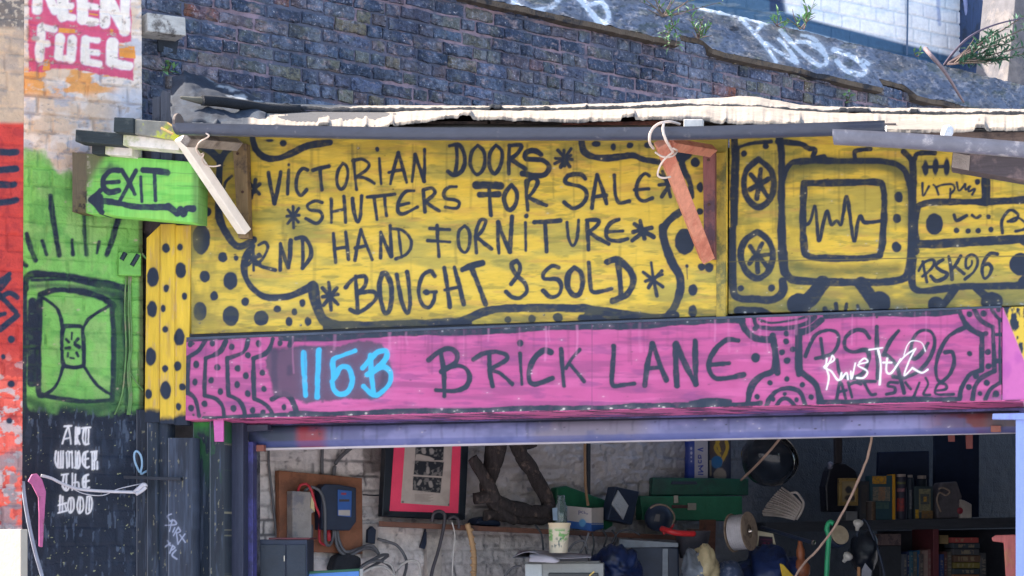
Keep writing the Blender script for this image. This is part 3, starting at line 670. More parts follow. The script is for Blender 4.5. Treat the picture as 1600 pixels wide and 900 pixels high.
part(sign, 'edge_batten', mb, plain('yellow_batten', A(196, 172, 74), .6, c2=A(120, 118, 70)), .002)
part(sign, 'bottom_rail', mb2, plain('sign_rail', A(48, 52, 60), .7), .002)

# ------------------------------------------------------------------ yellow board with the television set
P = quad_grid(F, [(1140, 206), (1640, 222), (1640, 476), (1138, 490)], 0.0, 1.0)
cv = Canvas(P); yellow(cv, 31); U, V = cv.U, cv.V
cv.blend(.75 * sstep(405, 480, V) * sstep(.2, .55, fbm(U / 40, V / 14, 71)), A(112, 116, 74)); cv.blend(.35 * (1 - sstep(1240, 1290, U)) * sstep(.4, .6, fbm(U / 20, V / 40, 5)), A(110, 116, 60))
cv.draw('''70;120,300 160,240 300,225 700,230 820,290|50;880,300 890,600|60;150,860 400,890 800,880|50;100,260 300,215 700,215 860,270''', 1200, 200, 4, A(92, 98, 60), 9, .1, .75)
T10 = '''40;592,60 588,300 582,600 574,880|22;604,130 640,112 700,96 820,84|44;872,60 886,180 886,300 886,600 905,900|24;612,120 608,300 600,600
36;742,195 668,260 648,345 670,440 742,496 815,440 838,345 815,260 742,195|28;755,258 745,350 730,440|28;692,290 745,352|28;802,318 745,352 684,384|28;745,352 796,426|o;650,160,20,21 787,113,20'''
cv.draw(T10, 1000, 200, 4, K, 1.4)
T11 = '''36;332,10 260,60 228,150 260,250 332,300 400,260 430,150 400,60 332,10|26;364,82 335,150 336,260|26;290,100 332,152 405,150|26;284,206 332,158 400,232
44;165,0 178,180 180,350 210,420 330,432 440,432 492,382 492,320|o;230,362,20 422,360,24
44;484,-40 490,180 522,282 600,314 900,324 1200,314 1282,242 1300,-40|84;740,330 660,430 600,460|76;980,330 1050,430 1090,460|o;594,462,78,70 1096,450,72,70
24;755,490 768,512|22;825,460 830,505|22;892,460 884,505|24;960,470 972,505|24;750,512 990,512|50;210,502 340,505 400,530
40;1310,180 1300,320 1335,376 1450,372 1640,350 2000,345|44;1570,366 1500,462|o;1450,462,52,50 1800,445,70,60|44;1700,360 1780,430'''
cv.draw(T11, 1100, 360, 4, K, 1.4)
cv.draw('80;240,560 380,575 560,560 760,560 1000,555 1300,535', 1100, 360, 4, K, 6, .1, .45)
T12 = '''36;92,320 130,236 200,208 500,206 750,212 850,262 884,350|40;888,330 896,500 895,720|30;62,60 84,180 86,500 80,800|30;88,240 86,500
40;225,345 218,560 226,740 250,800 400,816 660,806 706,768 724,560 722,380 680,338 480,342 225,345
22;212,590 246,602 270,570 295,490 318,702 346,590 370,520 396,602 430,580 456,606 470,540 494,430 536,706 560,590 580,550 606,590 712,580
o;817,432,28,34 805,565,27,30 803,745,30,34|34;60,85 200,98 250,126 292,136 284,184 345,184|26;545,200 548,145 640,130
36;848,150 900,205 902,245|30;918,192 940,160 1040,155|44;904,200 908,350 906,700 925,770|40;930,492 1000,466 1130,460 1350,462 1620,446|46;1362,300 1362,462
o;985,250,20,48 1047,240,20,58 1117,245,20,58 1210,262,17,30 1250,262,14,22 1160,262,14,14|L 18;970,245 1120,240
16;965,345 970,422 1006,365|16;1035,355 1050,372 1066,415|16;1048,372 1090,355 1150,352 1166,380 1142,410|14;1140,380 1138,438|16;1180,340 1194,392 1232,352|16;1232,352 1236,385 1262,365|16;1255,370 1256,396 1292,382 1276,416|o;1310,338,18
34;940,500 922,600 932,700|50;930,725 1100,722 1400,702 1640,690|o;1040,600,54,68 1378,555,16 1178,640,18 1250,643,18 1313,643,18 1393,635,18|22;1164,545 1180,578 1242,546|22;1275,545 1300,562 1326,550
20;1465,655 1462,580 1510,514 1562,540 1545,580 1500,584|18;1500,584 1560,560 1605,590|22;1548,645 1600,632 1640,600|o;1580,852,72,72|60;1600,700 1640,720|60;1600,960 1660,900'''
cv.draw(T12, 1200, 200, 4, K, 1.2)
T13 = '''40;335,310 350,400 385,565|36;285,425 340,330 440,285 480,320 440,400 330,495|42;590,285 520,330 500,370 560,420 640,460 600,520 500,550 435,490
44;660,245 690,400 700,530|40;810,240 730,370 700,400|38;740,370 800,420 850,460|36;900,395 875,370 880,270 940,222 1000,250 1020,330 970,440 860,530|30;900,395 945,350 950,300
38;1265,215 1180,210 1110,290 1075,400 1090,500 1120,520 1170,470 1195,390 1160,340 1110,345'''
cv.draw(T13, 1400, 370, 8, K, 1.0)
U2 = (cv.V - (409 - (cv.U - 1140) * .020)); cv.blend(.75 * (1 - sstep(.5, 1.3, abs(U2))), A(96, 92, 62))
for p_ in ((1263, 392, 1.6), (1371, 390, 1.8), (1370, 376, 1.5), (1496, 384, 2)): cv.dot(*p_, p_[2], A(170, 168, 150), .6)
cv.drips(36, 13, A(78, 80, 58), lambda u: 236, 130); cv.wear(60, 15, A(196, 188, 150), 1.1); cv.wear(30, 16, A(66, 64, 54), 1.1); cv.wear(26, 17, A(200, 206, 210), 1.4, lambda u: 489 - (u - 1138) * .028)
tv = thing('mural_board', 'yellow board sprayed with loudspeakers, a television and a hi-fi', 'sign')
part(tv, 'board', cv.mesh('board', BOARD, back(F, .03)), None)

# ------------------------------------------------------------------ pink fascia with the address
def topv(u): return 530.5 - (u - 292) * .0392
def botv(u): return 655.5 - (u - 292) * .0233
P = quad_grid(F, [(291, topv(291)), (1565, topv(1565)), (1565, botv(1565)), (290, botv(290))], 0.05, 1.0)
cv = Canvas(P); U, V = cv.U, cv.V
PINK = A(198, 88, 150)
cv.fill(PINK); cv.wash(A(212, 102, 164), 120, 14, .45, .68, .8, 4); cv.wash(A(156, 74, 130), 90, 9, .48, .68, .7, 7); cv.wash(A(134, 68, 130), 40, 10, .58, .74, .5, 9)
for (a0, b0, w, o) in ((440, 1170, 11, 4), (1290, 1500, 10, 3), (290, 460, 3, 1)):
    cv.stroke([(a, topv(a) + o + 1.5 * math.sin(a / 37)) for a in range(a0, b0, 12)], w, K, 1.2)
for (a0, b0, w, o) in ((455, 1190, 9, 4), (1280, 1500, 9, 4), (318, 470, 6, 3)):
    cv.stroke([(a, botv(a) - o - 1.2 * math.sin(a / 31)) for a in range(a0, b0, 12)], w, K, 1.2)
cv.stroke([(1080, botv(1080) - 7), (1110, botv(1110) - 10), (1140, botv(1140) - 8)], 9, K)
S15 = '''26;162,128 122,190 55,232|26;60,232 52,340 50,452|26;50,452 100,496 124,600|26;292,132 252,200 165,240|26;166,240 160,360 158,472|24;158,472 230,492 270,540 280,605
26;432,125 402,200 305,240|26;300,240 302,360 308,472|24;308,472 370,502 405,562 410,605|26;586,118 552,200 465,240|26;465,240 464,360 470,492|24;470,492 530,522 570,562 586,600
30;704,115 690,160|30;580,495 650,462 700,492 728,560 732,600
o;70,150,18,22 207,145,18,22 328,168,19,22 495,148,18,22 630,145,16,20 107,278,20,24 98,388,18,22 240,297,20,22 200,377,18,22 258,447,18,22 365,303,20,22 428,220,20,22 418,348,20,22 363,403,18,22 428,460,20,22 340,553,20,22 158,525,20,22 75,550,18,22 460,565,18,22 525,575,18,18 520,328,18,20 530,430,17,20 655,545,15,20 15,415,18,20'''
cv.draw(S15, 280, 500, 4, K, 1.1)
PATCH = A(92, 70, 96)
cv.poly([(280 + x / 4, 500 + y / 4) for x, y in ((590, 185), (760, 165), (1000, 160), (1130, 125), (1270, 150), (1330, 290), (1320, 420), (1250, 490), (1000, 495), (800, 520), (700, 480), (600, 470), (570, 350), (530, 250))], PATCH, 2.5, .95, 3)
cv.wash(PATCH, 1, 1, 2, 3, 0, 1)
cv.draw('34;596,190 594,330 598,450|20;590,185 720,172 900,170|30;690,300 690,330|40;1290,310 1270,420 1200,480|30;1200,230 1270,240', 280, 500, 4, A(64, 56, 84), 3, .1, .7)
CY = A(62, 186, 236)
cv.draw('''32;778,205 782,340 790,472|32;872,190 866,330 862,480|28;1100,192 1030,218 966,245 962,300 964,362|28;962,372 1010,296 1060,302 1082,372 1060,442 1010,466 968,440 954,385
28;1194,222 1202,340 1216,465|28;1146,300 1200,240 1240,202 1292,192 1296,232 1250,292 1175,342|28;1200,332 1272,292 1322,332 1312,402 1250,462 1210,466 1152,416''', 280, 500, 4, CY, 1.2, .12)
cv.draw('''40;55,358 150,282 240,256 308,300 300,372 215,432|38;165,292 190,450 196,680|40;172,462 262,412 372,422 420,502 390,592 290,632 120,626
42;455,352 540,302 650,284 748,312 740,362 620,432|40;598,312 602,440 626,590|38;602,442 700,482 802,568|32;872,300 880,440 888,576|o;873,205,30,34
44;1146,286 1080,272 1000,342 952,452 958,548 1020,572 1162,520|36;1240,258 1250,420 1262,588|32;1404,264 1330,350 1282,432|34;1312,388 1380,470 1442,546''', 660, 500, 5.714, K, 1.2)
cv.draw('''38;222,290 216,420 208,560|38;208,560 216,642 300,638 405,625|44;500,640 526,450 566,268|44;570,268 630,440 690,594|36;530,490 640,480
44;785,642 776,450 772,280|46;780,270 860,450 955,630|46;955,630 952,420 950,244|42;1336,242 1225,236 1112,342 1070,462 1100,552 1180,582 1382,546|38;1092,456 1252,444|o;1490,393,40,42''', 920, 490, 5.714, K, 1.2)
cv.draw('''38;232,560 260,622 322,672 432,684|40;436,690 448,780 458,890|38;735,560 652,622 592,634|38;592,634 590,760 592,900
26;312,548 342,602 500,612 640,582 695,540|14;345,556 420,578 560,560 640,540|o;515,645,20 513,695,20 487,762,20 555,743,20 522,813,20 320,612,18 322,797,26 665,550,18''', 1100, 360, 4, K, 1.1)
cv.draw('''38;30,300 48,440 30,520 -40,550 -100,610 -128,720|36;190,295 192,440 196,522|38;196,522 290,592 318,660 330,712|26;-10,740 10,690 60,642 130,626 200,652 235,740
22;55,735 80,700 110,690 140,705 165,735|o;118,568,18 12,592,18 213,605,18 30,695,16 105,663,12 178,700,16 270,682,18 118,455,20 -70,680,18
22;235,425 290,302 370,264 432,282 440,342 398,412 298,440|20;330,315 338,380 346,440|24;632,310 600,268 540,266 486,310 482,372 530,400 608,386 632,430 602,520 540,560 455,540 432,450
24;680,242 682,400 685,565|24;815,268 760,340 722,420|24;730,410 800,480 852,655|22;1000,345 958,410 910,442 892,392 912,310 960,266 1020,276 1042,342 1010,442 940,522 850,560 780,552
24;1225,250 1132,300 1072,400 1048,502 1060,572 1092,582 1142,530 1164,462 1152,402 1108,402
18;430,692 452,590 486,690|16;440,650 490,640|18;502,592 525,682|18;515,602 545,590 580,602|18;600,592 640,662 672,664|18;560,582 672,584|18;810,592 762,590 752,612 790,622 790,652 740,664|18;822,540 850,652|16;780,560 842,560|18;860,592 892,632|18;946,592 910,682|18;985,562 1000,602 972,662 1012,668|18;1050,642 1110,632 1108,602 1062,602 1050,662 1160,664
32;1196,150 1250,242 1330,292|28;1338,292 1336,400 1334,512|30;1334,512 1262,542 1212,620 1198,695|26;1290,135 1330,202 1400,242|26;1405,242 1412,400 1415,520|26;1415,520 1332,562 1292,622 1278,695|22;1400,135 1430,180 1462,202|L 18;1446,200 1452,580|24;1462,585 1392,632 1358,695|26;1430,292 1460,292|26;1430,455 1460,455
o;1258,163,20 1347,160,22 1440,135,18 1375,400,20 1378,488,20 1255,620,20 1300,550,20 1368,592,20 1325,660,16 1425,662,22 1260,410,18 1360,285,18''', 1200, 450, 4, K, 1.1)
cv.draw('''10;368,440 360,500|10;362,500 392,450 402,422 412,452 350,492 395,520 430,570 446,574|10;365,500 380,560 366,634|10;460,530 456,570 490,530 500,570|10;518,520 522,566 546,470|10;570,466 602,440 622,462 562,482 620,520 600,560 556,562
8;632,386 715,374|12;690,390 705,480 698,602|12;745,440 740,520 772,530 830,445|12;720,466 772,466|9;772,530 850,430 922,380|6;850,420 870,360 902,330 960,342 984,395|9;922,380 880,460 852,546 902,500|11;902,500 960,530 998,510''', 1200, 450, 4, A(250, 246, 248), .7, .1)
cv.drips(50, 23, A(96, 50, 92), topv, 70); cv.drips(30, 24, A(232, 150, 200), topv, 60); cv.wear(70, 25, A(236, 200, 220), 1.0); cv.wear(40, 26, A(86, 56, 82), 1.1)
cv.wear(60, 27, A(226, 216, 214), 1.5, lambda u: botv(u) - 1); cv.wear(50, 28, A(150, 150, 160), 1.3, lambda u: topv(u) + 2)
for u_ in (302, 470, 650, 830, 1010, 1190, 1370, 1552): 
    for f_ in (topv, botv): cv.dot(u_, f_(u_) + (7 if f_ is topv else -7), 2, 2, A(70, 62, 78), .6)
cv.blend(.7 * (1 - sstep(.4, 1.0, abs(U - 925))), A(120, 66, 110))
fascia = thing('address_fascia', 'pink painted metal fascia sprayed with the shop address in black and pale blue', 'sign')
part(fascia, 'face', cv.mesh('face', METAL_P, back(F, .02)), None)
def soffit_grid():
    a = np.linspace(0, 1, 700)[None, :]; b = np.linspace(0, 1, 18)[:, None]
    l, r_ = F.loc(290, botv(290), .05), F.loc(1600, botv(1600), .05)
    x = l[0] + (r_[0] - l[0]) * a + 0 * b; z = l[1] + (r_[1] - l[1]) * a - .002 - 0.014 * b; d = .05 - .25 * b + 0 * a
    return np.stack([F.o[0] + F.ex[0] * x + F.n[0] * d, F.o[1] + F.ex[1] * x + F.n[1] * d, z], -1)
cv = Canvas(soffit_grid()); cv.fill(A(214, 104, 160)); U, V = cv.U, cv.V
xx, _ = sz(cv.P, F); dd = (cv.P[..., 0] - F.o[0]) * F.n[0] + (cv.P[..., 1] - F.o[1]) * F.n[1]
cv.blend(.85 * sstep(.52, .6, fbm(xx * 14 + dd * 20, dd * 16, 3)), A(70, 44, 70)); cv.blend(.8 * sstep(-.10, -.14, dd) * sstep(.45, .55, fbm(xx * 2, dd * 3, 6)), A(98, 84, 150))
part(fascia, 'soffit', cv.mesh('soffit', METAL_P, (0, 0, .004)), None)
mb = MB().ppoly(F, [(291, topv(291) + .5), (1565, topv(1565) + .5), (1565, topv(1565) - 3.2), (291, topv(291) - 3.6)], .056, .10)
part(fascia, 'top_flange', mb, plain('fascia_flange', A(64, 76, 98), .4, bst=.05), .002)
# returned end of the fascia and the scrap of yellow board beyond it
P = quad_grid(F, [(1566, 480), (1630, 478), (1630, 628), (1566, 626)], 0.045, 1.2)
cv = Canvas(P); U, V = cv.U, cv.V; cv.fill(A(212, 112, 184)); cv.wash(A(190, 92, 176), 30, 40, .45, .65, .7, 3)
yb = sstep(-1.5, 1.5, (U - 1568) - (V - 482) * .40); cv.blend(yb, A(232, 200, 70)); cv.blend(yb * sstep(.42, .52, fbm(U / 12, V / 22, 8)) , K)
part(fascia, 'end_panel', cv.mesh('end_panel', METAL_P, back(F, .02)), None)

# ------------------------------------------------------------------ dotted post of yellow boards left of the sign
post = thing('dotted_post', 'yellow timber post with black dots between the green pier and the signs', 'post')
for (tl, tr, br, bl_, d) in (((229, 372), (250, 352), (249, 660), (226, 660), .005), ((250.5, 350), (273, 350), (272, 662), (249.5, 662), .02), ((273.5, 352), (300, 352), (292, 664), (272.5, 664), .012)):
    cv = Canvas(quad_grid(F, [tl, tr, br, bl_], d, 1.0)); U, V = cv.U, cv.V
    cv.fill(A(236, 200, 66)); cv.wash(A(204, 166, 76), 8, 60, .5, .7, .6, 3); cv.wash(A(214, 180, 120), 5, 30, .62, .72, .6, 8)
    cv.draw('o;1037,650,26,32 1125,645,19,22 1130,790,34,52 955,833,38,62 1040,895,17,18', 0, 225, 4, K)
    cv.draw('o;950,133,32,52 1020,127,18,25 1153,52,17,25 1038,5,15,22 1033,258,19,25 1120,308,34,55 942,430,34,58 1032,505,19,25 1110,487,25,33 928,663,22,32 1035,640,35,58 1140,617,22,24 1115,740,17,25', 0, 450, 4, K)
    cv.blend(sstep(-5, 5, V - (640 + 14 * (U > 250) - .3 * (U - 262) * (U > 272) + 8 * (fbm(U / 8, V / 8, 2) - .5))), A(32, 44, 64))
    part(post, 'plank', cv.mesh('plank', WOOD_P, back(F, .05)), None)
# black boarding under it
bp = thing('black_boarding', 'black painted timber boarding with a small silver scrawl beside the doorway', 'panel')
for (u0, v0, u1, d, c) in ((213, 640, 229, -.03, (34, 46, 62)), (229.5, 660, 246, .0, (36, 50, 66)), (246.5, 650, 262, -.015, (40, 52, 70)), (262.5, 684, 301, .035, (52, 62, 80)), (301.5, 655, 327, -.05, (22, 36, 54)), (327.5, 655, 351, -.02, (38, 48, 60))):
    cv = Canvas(quad_grid(F, [(u0, v0), (u1, v0), (u1, 925), (u0, 925)], d, 1.0)); U, V = cv.U, cv.V
    cv.fill(A(*c)); cv.wash(A(70, 82, 104), 4, 60, .55, .72, .7, u0); cv.wash(A(24, 32, 46), 6, 50, .5, .7, .6, u0 + 3); cv.wash(A(150, 146, 120), 3, 9, .74, .8, .6, u0 + 5)
    if u0 > 300: cv.blend(.8 * sstep(.5, .62, fbm(U / 9, V / 26, 5)) * (1 - sstep(700, 780, V)), A(34, 86, 50)); cv.blend((1 - sstep(664, 684, V + 8 * fbm(U / 5, V / 5, 3))) * (u0 < 320), A(48, 132, 56))
    cv.blend(.7 * (1 - sstep(.6, 1.6, U - u0)), A(120, 128, 140))
    cv.draw('''16;225,190 180,212 190,252 216,282|16;240,262 222,330 204,410|16;210,282 262,270 286,322 150,335|16;270,365 246,420|16;316,362 285,410 255,466|16;316,362 342,410 300,432|16;290,420 302,500 312,574|16;400,446 312,570|16;335,455 405,552
16;180,530 212,592|16;210,562 155,606|16;240,602 206,690|16;240,592 272,622 230,652|18;285,652 236,715 296,766''', 240, 780, 8.19, A(156, 166, 192), .7, .05)
    part(bp, 'plank', cv.mesh('plank', WOOD_P, back(F, .08)), None)
mb = MB().ppoly(F, [(335, 690), (349, 690), (349, 652), (333, 652)], .03, .01)
single('pink_bracket', 'small pink painted metal tab hanging below the left end of the fascia', 'bracket', mb, plain('pink_metal', A(206, 100, 172), .5, c2=A(60, 40, 66), c2t=.62, c2s=14), .002)

# ------------------------------------------------------------------ door frame and roller shutter
P = quad_grid(F, [(392, 664), (1592, 640), (1592, 676.5), (392, 703.5)], -0.26, 1.0)
cv = Canvas(P); U, V = cv.U, cv.V; cv.fill(A(134, 140, 192))
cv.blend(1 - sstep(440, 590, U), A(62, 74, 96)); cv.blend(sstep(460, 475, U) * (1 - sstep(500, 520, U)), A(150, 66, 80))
cv.blend(.85 * sstep(815, 850, U) * (1 - sstep(985, 1040, U)), A(128, 124, 140)); cv.blend(sstep(1420, 1500, U), A(112, 58, 62)); cv.blend(sstep(1530, 1560, U), A(96, 84, 88))
cv.blend(.65 * sstep(.45, .65, fbm(U / 50, V / 30, 4)), A(92, 100, 146)); cv.drips(60, 5, A(66, 70, 96), lambda u: 668 - (u - 392) * .02, 30); cv.wear(60, 6, A(190, 190, 206), 1.2); cv.wear(60, 8, A(60, 60, 76), 1.4)
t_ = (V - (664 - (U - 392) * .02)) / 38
cv.blend(.8 * (1 - sstep(.10, .16, t_)), A(46, 52, 76)); cv.blend(.55 * sstep(.66, .75, t_) * (1 - sstep(.94, .96, t_)), A(70, 84, 150)); cv.blend(.9 * sstep(.955, .965, t_), A(210, 206, 214))  # pale bottom edge is a painted highlight
shp = disp(P, F, .03 * np.clip(1 - abs((t_ - .5) / .5) ** 3, 0, 1)); cv.P = shp
shut = thing('roller_shutter', 'rolled up metal shutter painted lavender with red patches under the pink fascia', 'shutter')
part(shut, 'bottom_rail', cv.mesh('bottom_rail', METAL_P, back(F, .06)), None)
part(shut, 'header', MB().ppoly(F, [(380, 669), (1600, 645), (1600, 626), (380, 650)], -.252, .03), plain('header_paint', A(60, 58, 92), .5, c2=A(96, 88, 150), c2t=.52, c2s=3, vst=(.4, .4, 4)), .001)
mb = MB().prect(F, 397, 695, 412, 705, -.20, .03)
part(shut, 'end_stop', mb, plain('rusty_tab', A(150, 96, 84), .7), .003)
mb = MB().prect(F, 1548, 665, 1564, 675, -.19, .03)
part(shut, 'end_stop', mb, plain('rusty_tab', A(150, 96, 84), .7), .003)
gp = thing('door_post', 'dark purple painted steel door post at the left of the opening', 'post')
PUR = plain('purple_paint', A(58, 60, 98), .5, vst=(4, 4, .4), c2=A(78, 78, 150), c2t=.5, c2s=2.5)
part(gp, 'outer_flange', MB().prect(F, 351, 660, 380, 925, -.10, .06), plain('dark_frame', A(52, 58, 80), .5, vst=(5, 5, .3)), .003)
part(gp, 'inner_flange', MB().prect(F, 380.5, 690, 395, 925, -.16, .05), PUR, .003)
part(gp, 'guide_channel', MB().prect(F, 395.5, 704, 400, 925, -.22, .05), plain('bare_steel', A(128, 130, 140), .4, .6, c2=A(60, 64, 74), c2t=.5, c2s=9), .001)
part(gp, 'head_plate', MB().ppoly(F, [(352, 677), (418, 672), (418, 663), (352, 664)], -.14, .04), plain('dark_frame', A(52, 58, 80), .5), .002)
gp = thing('door_post', 'bright lavender painted steel door post at the right of the opening', 'post')
LAV = plain('lavender_paint', A(150, 172, 236), .5, lo=.9, hi=1.05, c2=A(136, 128, 220), c2t=.6, c2s=3, vst=(4, 4, .5))
part(gp, 'flange', MB().prect(F, 1587, 655, 1650, 925, -.02, .07), LAV, .003)
part(gp, 'head_plate', MB().ppoly(F, [(1550, 655), (1650, 656), (1650, 644), (1551, 646)], .0, .05), LAV, .003)

# ------------------------------------------------------------------ roof of the lean-to
def interp(pts, us):
    a = np.array(pts, float); return np.interp(us, a[:, 0], a[:, 1])
def sheet(front, bk, d0, d1, step=1.8, rows=20, bump=.014, th=.013, seed=1, cfun=None, name='felt', mat=None):
    u = np.arange(front[0][0], front[-1][0] + .1, step); rag = (fbm(u / 17, u * 0, seed) - .5) * 4.5 + (fbm(u / 3, u * 0, seed + 4) - .5) * 2.4 - 5 * sstep(.66, .74, fbm(u / 26, u * 0, seed + 6))
    vf = interp(front, u) + rag; vb = interp(bk, u) + (fbm(u / 14, u * 0, seed + 2) - .5) * 2
    a = np.array([F.hit(x, y, d0) for x, y in zip(u, vf)]); b = np.array([F.hit(x, y, d1) for x, y in zip(u, vb)])
    t = np.linspace(1, 0, rows)[:, None, None]; P = a[None] * (1 - t) + b[None] * t
    q = np.linspace(1, 0, rows)[:, None] * np.ones(len(u))[None]
    P[..., 2] += (fbm(P[..., 0] * 5, q * 2.5, seed + 7) - .5) * bump * 1.6 * np.sin(np.pi * np.clip(q, .0, 1)) + (fbm(P[..., 0] * 14, q * 5, seed + 9) - .5) * bump * .25
    cv = Canvas(P); cfun(cv, q); return cv.mesh(name, mat, (0, 0, -th))
FELT = paint_mat('roof_felt', .9, 160, .25, lo=.8, hi=1.1, vs=25)
def pale(cv, q, dark_edge=False):
    cv.fill(np.array([.33, .275, .222])); U, V = cv.U, cv.V
    cv.blend(.5 * sstep(.6, .75, fbm(U / 40, q * 4, 3)), np.array([.24, .20, .16])); cv.blend(.8 * sstep(.66, .74, fbm(U / 26, q * 2, 9)) * (1 - sstep(.05, .2, q)), A(96, 96, 98))
    cv.blend(.7 * sstep(.78, .82, fbm(U / 9, q * 7, 19)), np.array([.12, .10, .09])); cv.blend((1 - sstep(386, 394, U)), np.array([.022, .03, .045]))  # last blend paints the shadow over the left end of the felt
    cv.blend((1 - sstep(.02, .06 + .10 * sstep(.45, .6, fbm(U / 22, U * 0, 4)), q)) * (1.0 if dark_edge else .75 * sstep(.5, .6, fbm(U / 18, V / 3, 6))), np.array([.03, .032, .038]))  # upper sheet: front edge painted dark for the shaded gap below it
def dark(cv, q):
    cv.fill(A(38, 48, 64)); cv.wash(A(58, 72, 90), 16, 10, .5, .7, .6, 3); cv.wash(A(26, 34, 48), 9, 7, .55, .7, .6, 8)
roof = thing('lean_to_roof', 'ramshackle lean-to roof of pale sunlit felt sheets over the yellow signs', 'roof')
o = sheet([(300, 194), (390, 195), (560, 199), (600, 197), (640, 190), (660, 186), (700, 181.5), (760, 182), (800, 184), (870, 186), (920, 187), (1000, 183), (1040, 181), (1090, 185), (1130, 189), (1200, 190), (1250, 193), (1330, 196), (1400, 203), (1480, 203), (1530, 199), (1660, 198)],
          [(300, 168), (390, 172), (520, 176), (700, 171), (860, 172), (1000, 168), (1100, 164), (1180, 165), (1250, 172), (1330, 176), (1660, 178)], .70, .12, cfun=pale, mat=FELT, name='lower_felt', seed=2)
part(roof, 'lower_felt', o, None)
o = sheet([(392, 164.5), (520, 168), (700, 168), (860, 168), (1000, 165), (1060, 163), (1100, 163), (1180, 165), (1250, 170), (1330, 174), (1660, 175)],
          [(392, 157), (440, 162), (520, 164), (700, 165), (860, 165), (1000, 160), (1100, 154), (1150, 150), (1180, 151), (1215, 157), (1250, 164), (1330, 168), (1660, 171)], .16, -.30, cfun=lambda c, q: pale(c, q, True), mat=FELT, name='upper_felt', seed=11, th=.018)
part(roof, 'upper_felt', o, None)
mb = MB().ppoly(F, [(385, 200), (1660, 208), (1660, 181), (1100, 172), (700, 176), (385, 178)], .10, .03)  # dark strip added to show the shaded gap between the felt sheets
part(roof, 'gap_shade_board', mb, plain('gap_shade', A(52, 54, 60), .9))
mb = MB()
for i, (a, b_, c, d) in enumerate(((300, 196, 640, 201), (636, 189, 762, 198), (766, 188, 804, 199), (806, 190, 880, 198), (1042, 186, 1092, 198), (1092, 190, 1140, 198), (1140, 192, 1400, 204), (1400, 206, 1660, 222))):
    mb.prect(F, a, b_, c, d, .58 - .005 * (i % 3), .05)
part(roof, 'eaves_batten', mb, plain('grey_batten', A(120, 108, 104), .85, vst=(.4, .4, 6), c2=A(76, 72, 76)), .003)
part(roof, 'eaves_batten', MB().ppoly(F, [(878, 192), (1036, 188), (1036, 196), (878, 198)], .60, .04), plain('red_batten', A(150, 100, 88), .8, c2=A(92, 70, 70)), .003, label='reddish eaves batten')
# dark crumpled flashing at its left end; black felt, shadow also in its colour
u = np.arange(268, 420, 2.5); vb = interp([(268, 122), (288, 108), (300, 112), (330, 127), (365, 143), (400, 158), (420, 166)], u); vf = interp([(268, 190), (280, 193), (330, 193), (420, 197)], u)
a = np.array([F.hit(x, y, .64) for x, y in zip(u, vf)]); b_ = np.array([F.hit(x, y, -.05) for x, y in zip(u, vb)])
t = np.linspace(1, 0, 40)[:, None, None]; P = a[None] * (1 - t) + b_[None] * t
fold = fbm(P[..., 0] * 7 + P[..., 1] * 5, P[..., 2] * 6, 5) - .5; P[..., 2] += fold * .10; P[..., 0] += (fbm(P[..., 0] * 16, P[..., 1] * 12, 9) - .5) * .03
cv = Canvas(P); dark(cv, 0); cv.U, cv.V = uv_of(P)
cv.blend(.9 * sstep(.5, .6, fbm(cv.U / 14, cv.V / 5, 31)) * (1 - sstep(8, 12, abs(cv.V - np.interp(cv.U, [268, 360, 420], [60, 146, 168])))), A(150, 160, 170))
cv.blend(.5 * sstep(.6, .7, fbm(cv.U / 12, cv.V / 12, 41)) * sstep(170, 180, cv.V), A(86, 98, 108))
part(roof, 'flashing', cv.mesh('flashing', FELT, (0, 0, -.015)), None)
part(roof, 'felt_roll', MB().ptube(F, [(316, 157, .5), (345, 159, .42), (380, 164, .34), (420, 170, .25), (470, 172, .18)], .026, 9), plain('felt_black', A(40, 44, 52), .95, bs=200, bst=.9), sm=True)
part(roof, 'felt_flap', MB().ptube(F, [(282, 152, .52), (305, 156, .5), (322, 158, .48)], .022, 7, rs=[.006, .024]), plain('felt_brown', A(96, 96, 88), .95), sm=True)

# gutters
def gutter(pts, r=.046):
    P = [Vector(p) for p in smooth([F.hit(*p) for p in pts], 8)]; vs = []; fs = []; n = 12; o = Vector((F.n[0], F.n[1], 0))
    for i, p in enumerate(P):
        for rr in (r, r - .005):
            for k in range(n + 1):
                q = math.pi + math.pi * k / n; vs.append(p + (o * math.cos(q) + Vector((0, 0, 1)) * math.sin(q) * 1.0) * rr)
    m = 2 * (n + 1)
    for i in range(len(P) - 1):
        for k in range(n): fs += [(i * m + k, i * m + k + 1, (i + 1) * m + k + 1, (i + 1) * m + k), (i * m + n + 1 + k, (i + 1) * m + n + 1 + k, (i + 1) * m + n + 2 + k, i * m + n + 2 + k)]
        for k in (0, n): fs.append((i * m + k, (i + 1) * m + k, (i + 1) * m + n + 1 + k, i * m + n + 1 + k))
    for b0 in (0, (len(P) - 1) * m): 
        for k in range(n): fs.append((b0 + k, b0 + n + 1 + k, b0 + n + 2 + k, b0 + k + 1))
    return MB().add(vs, fs), P
GUT = plain('grey_plastic', A(66, 74, 92), .33, lo=.8, hi=1.1, bst=.04, c2=A(112, 114, 124), c2t=.66, c2s=16, vst=(1, 1, 3))
GUTD = plain('dark_plastic', A(60, 74, 84), .38, bst=.05, c2=A(100, 106, 116), c2t=.66, c2s=18)
g1 = thing('gutter', 'long dark grey plastic gutter along the eaves, tied to the orange strut', 'gutter')
mb, gp_ = gutter([(276, 195, .80), (400, 198, .80), (600, 202, .80), (800, 203, .80), (1040, 202, .80), (1200, 198, .80), (1300, 195, .80), (1384, 192, .80)])
part(g1, 'trough', mb, GUT, sm=True)
part(g1, 'stop_end', MB().lathe(F.hit(277, 193.5, .80), [(.047, 0), (.047, .012)], 16, (F.ex[0], F.ex[1], 0)), plain('rust_end', A(110, 96, 88), .6))
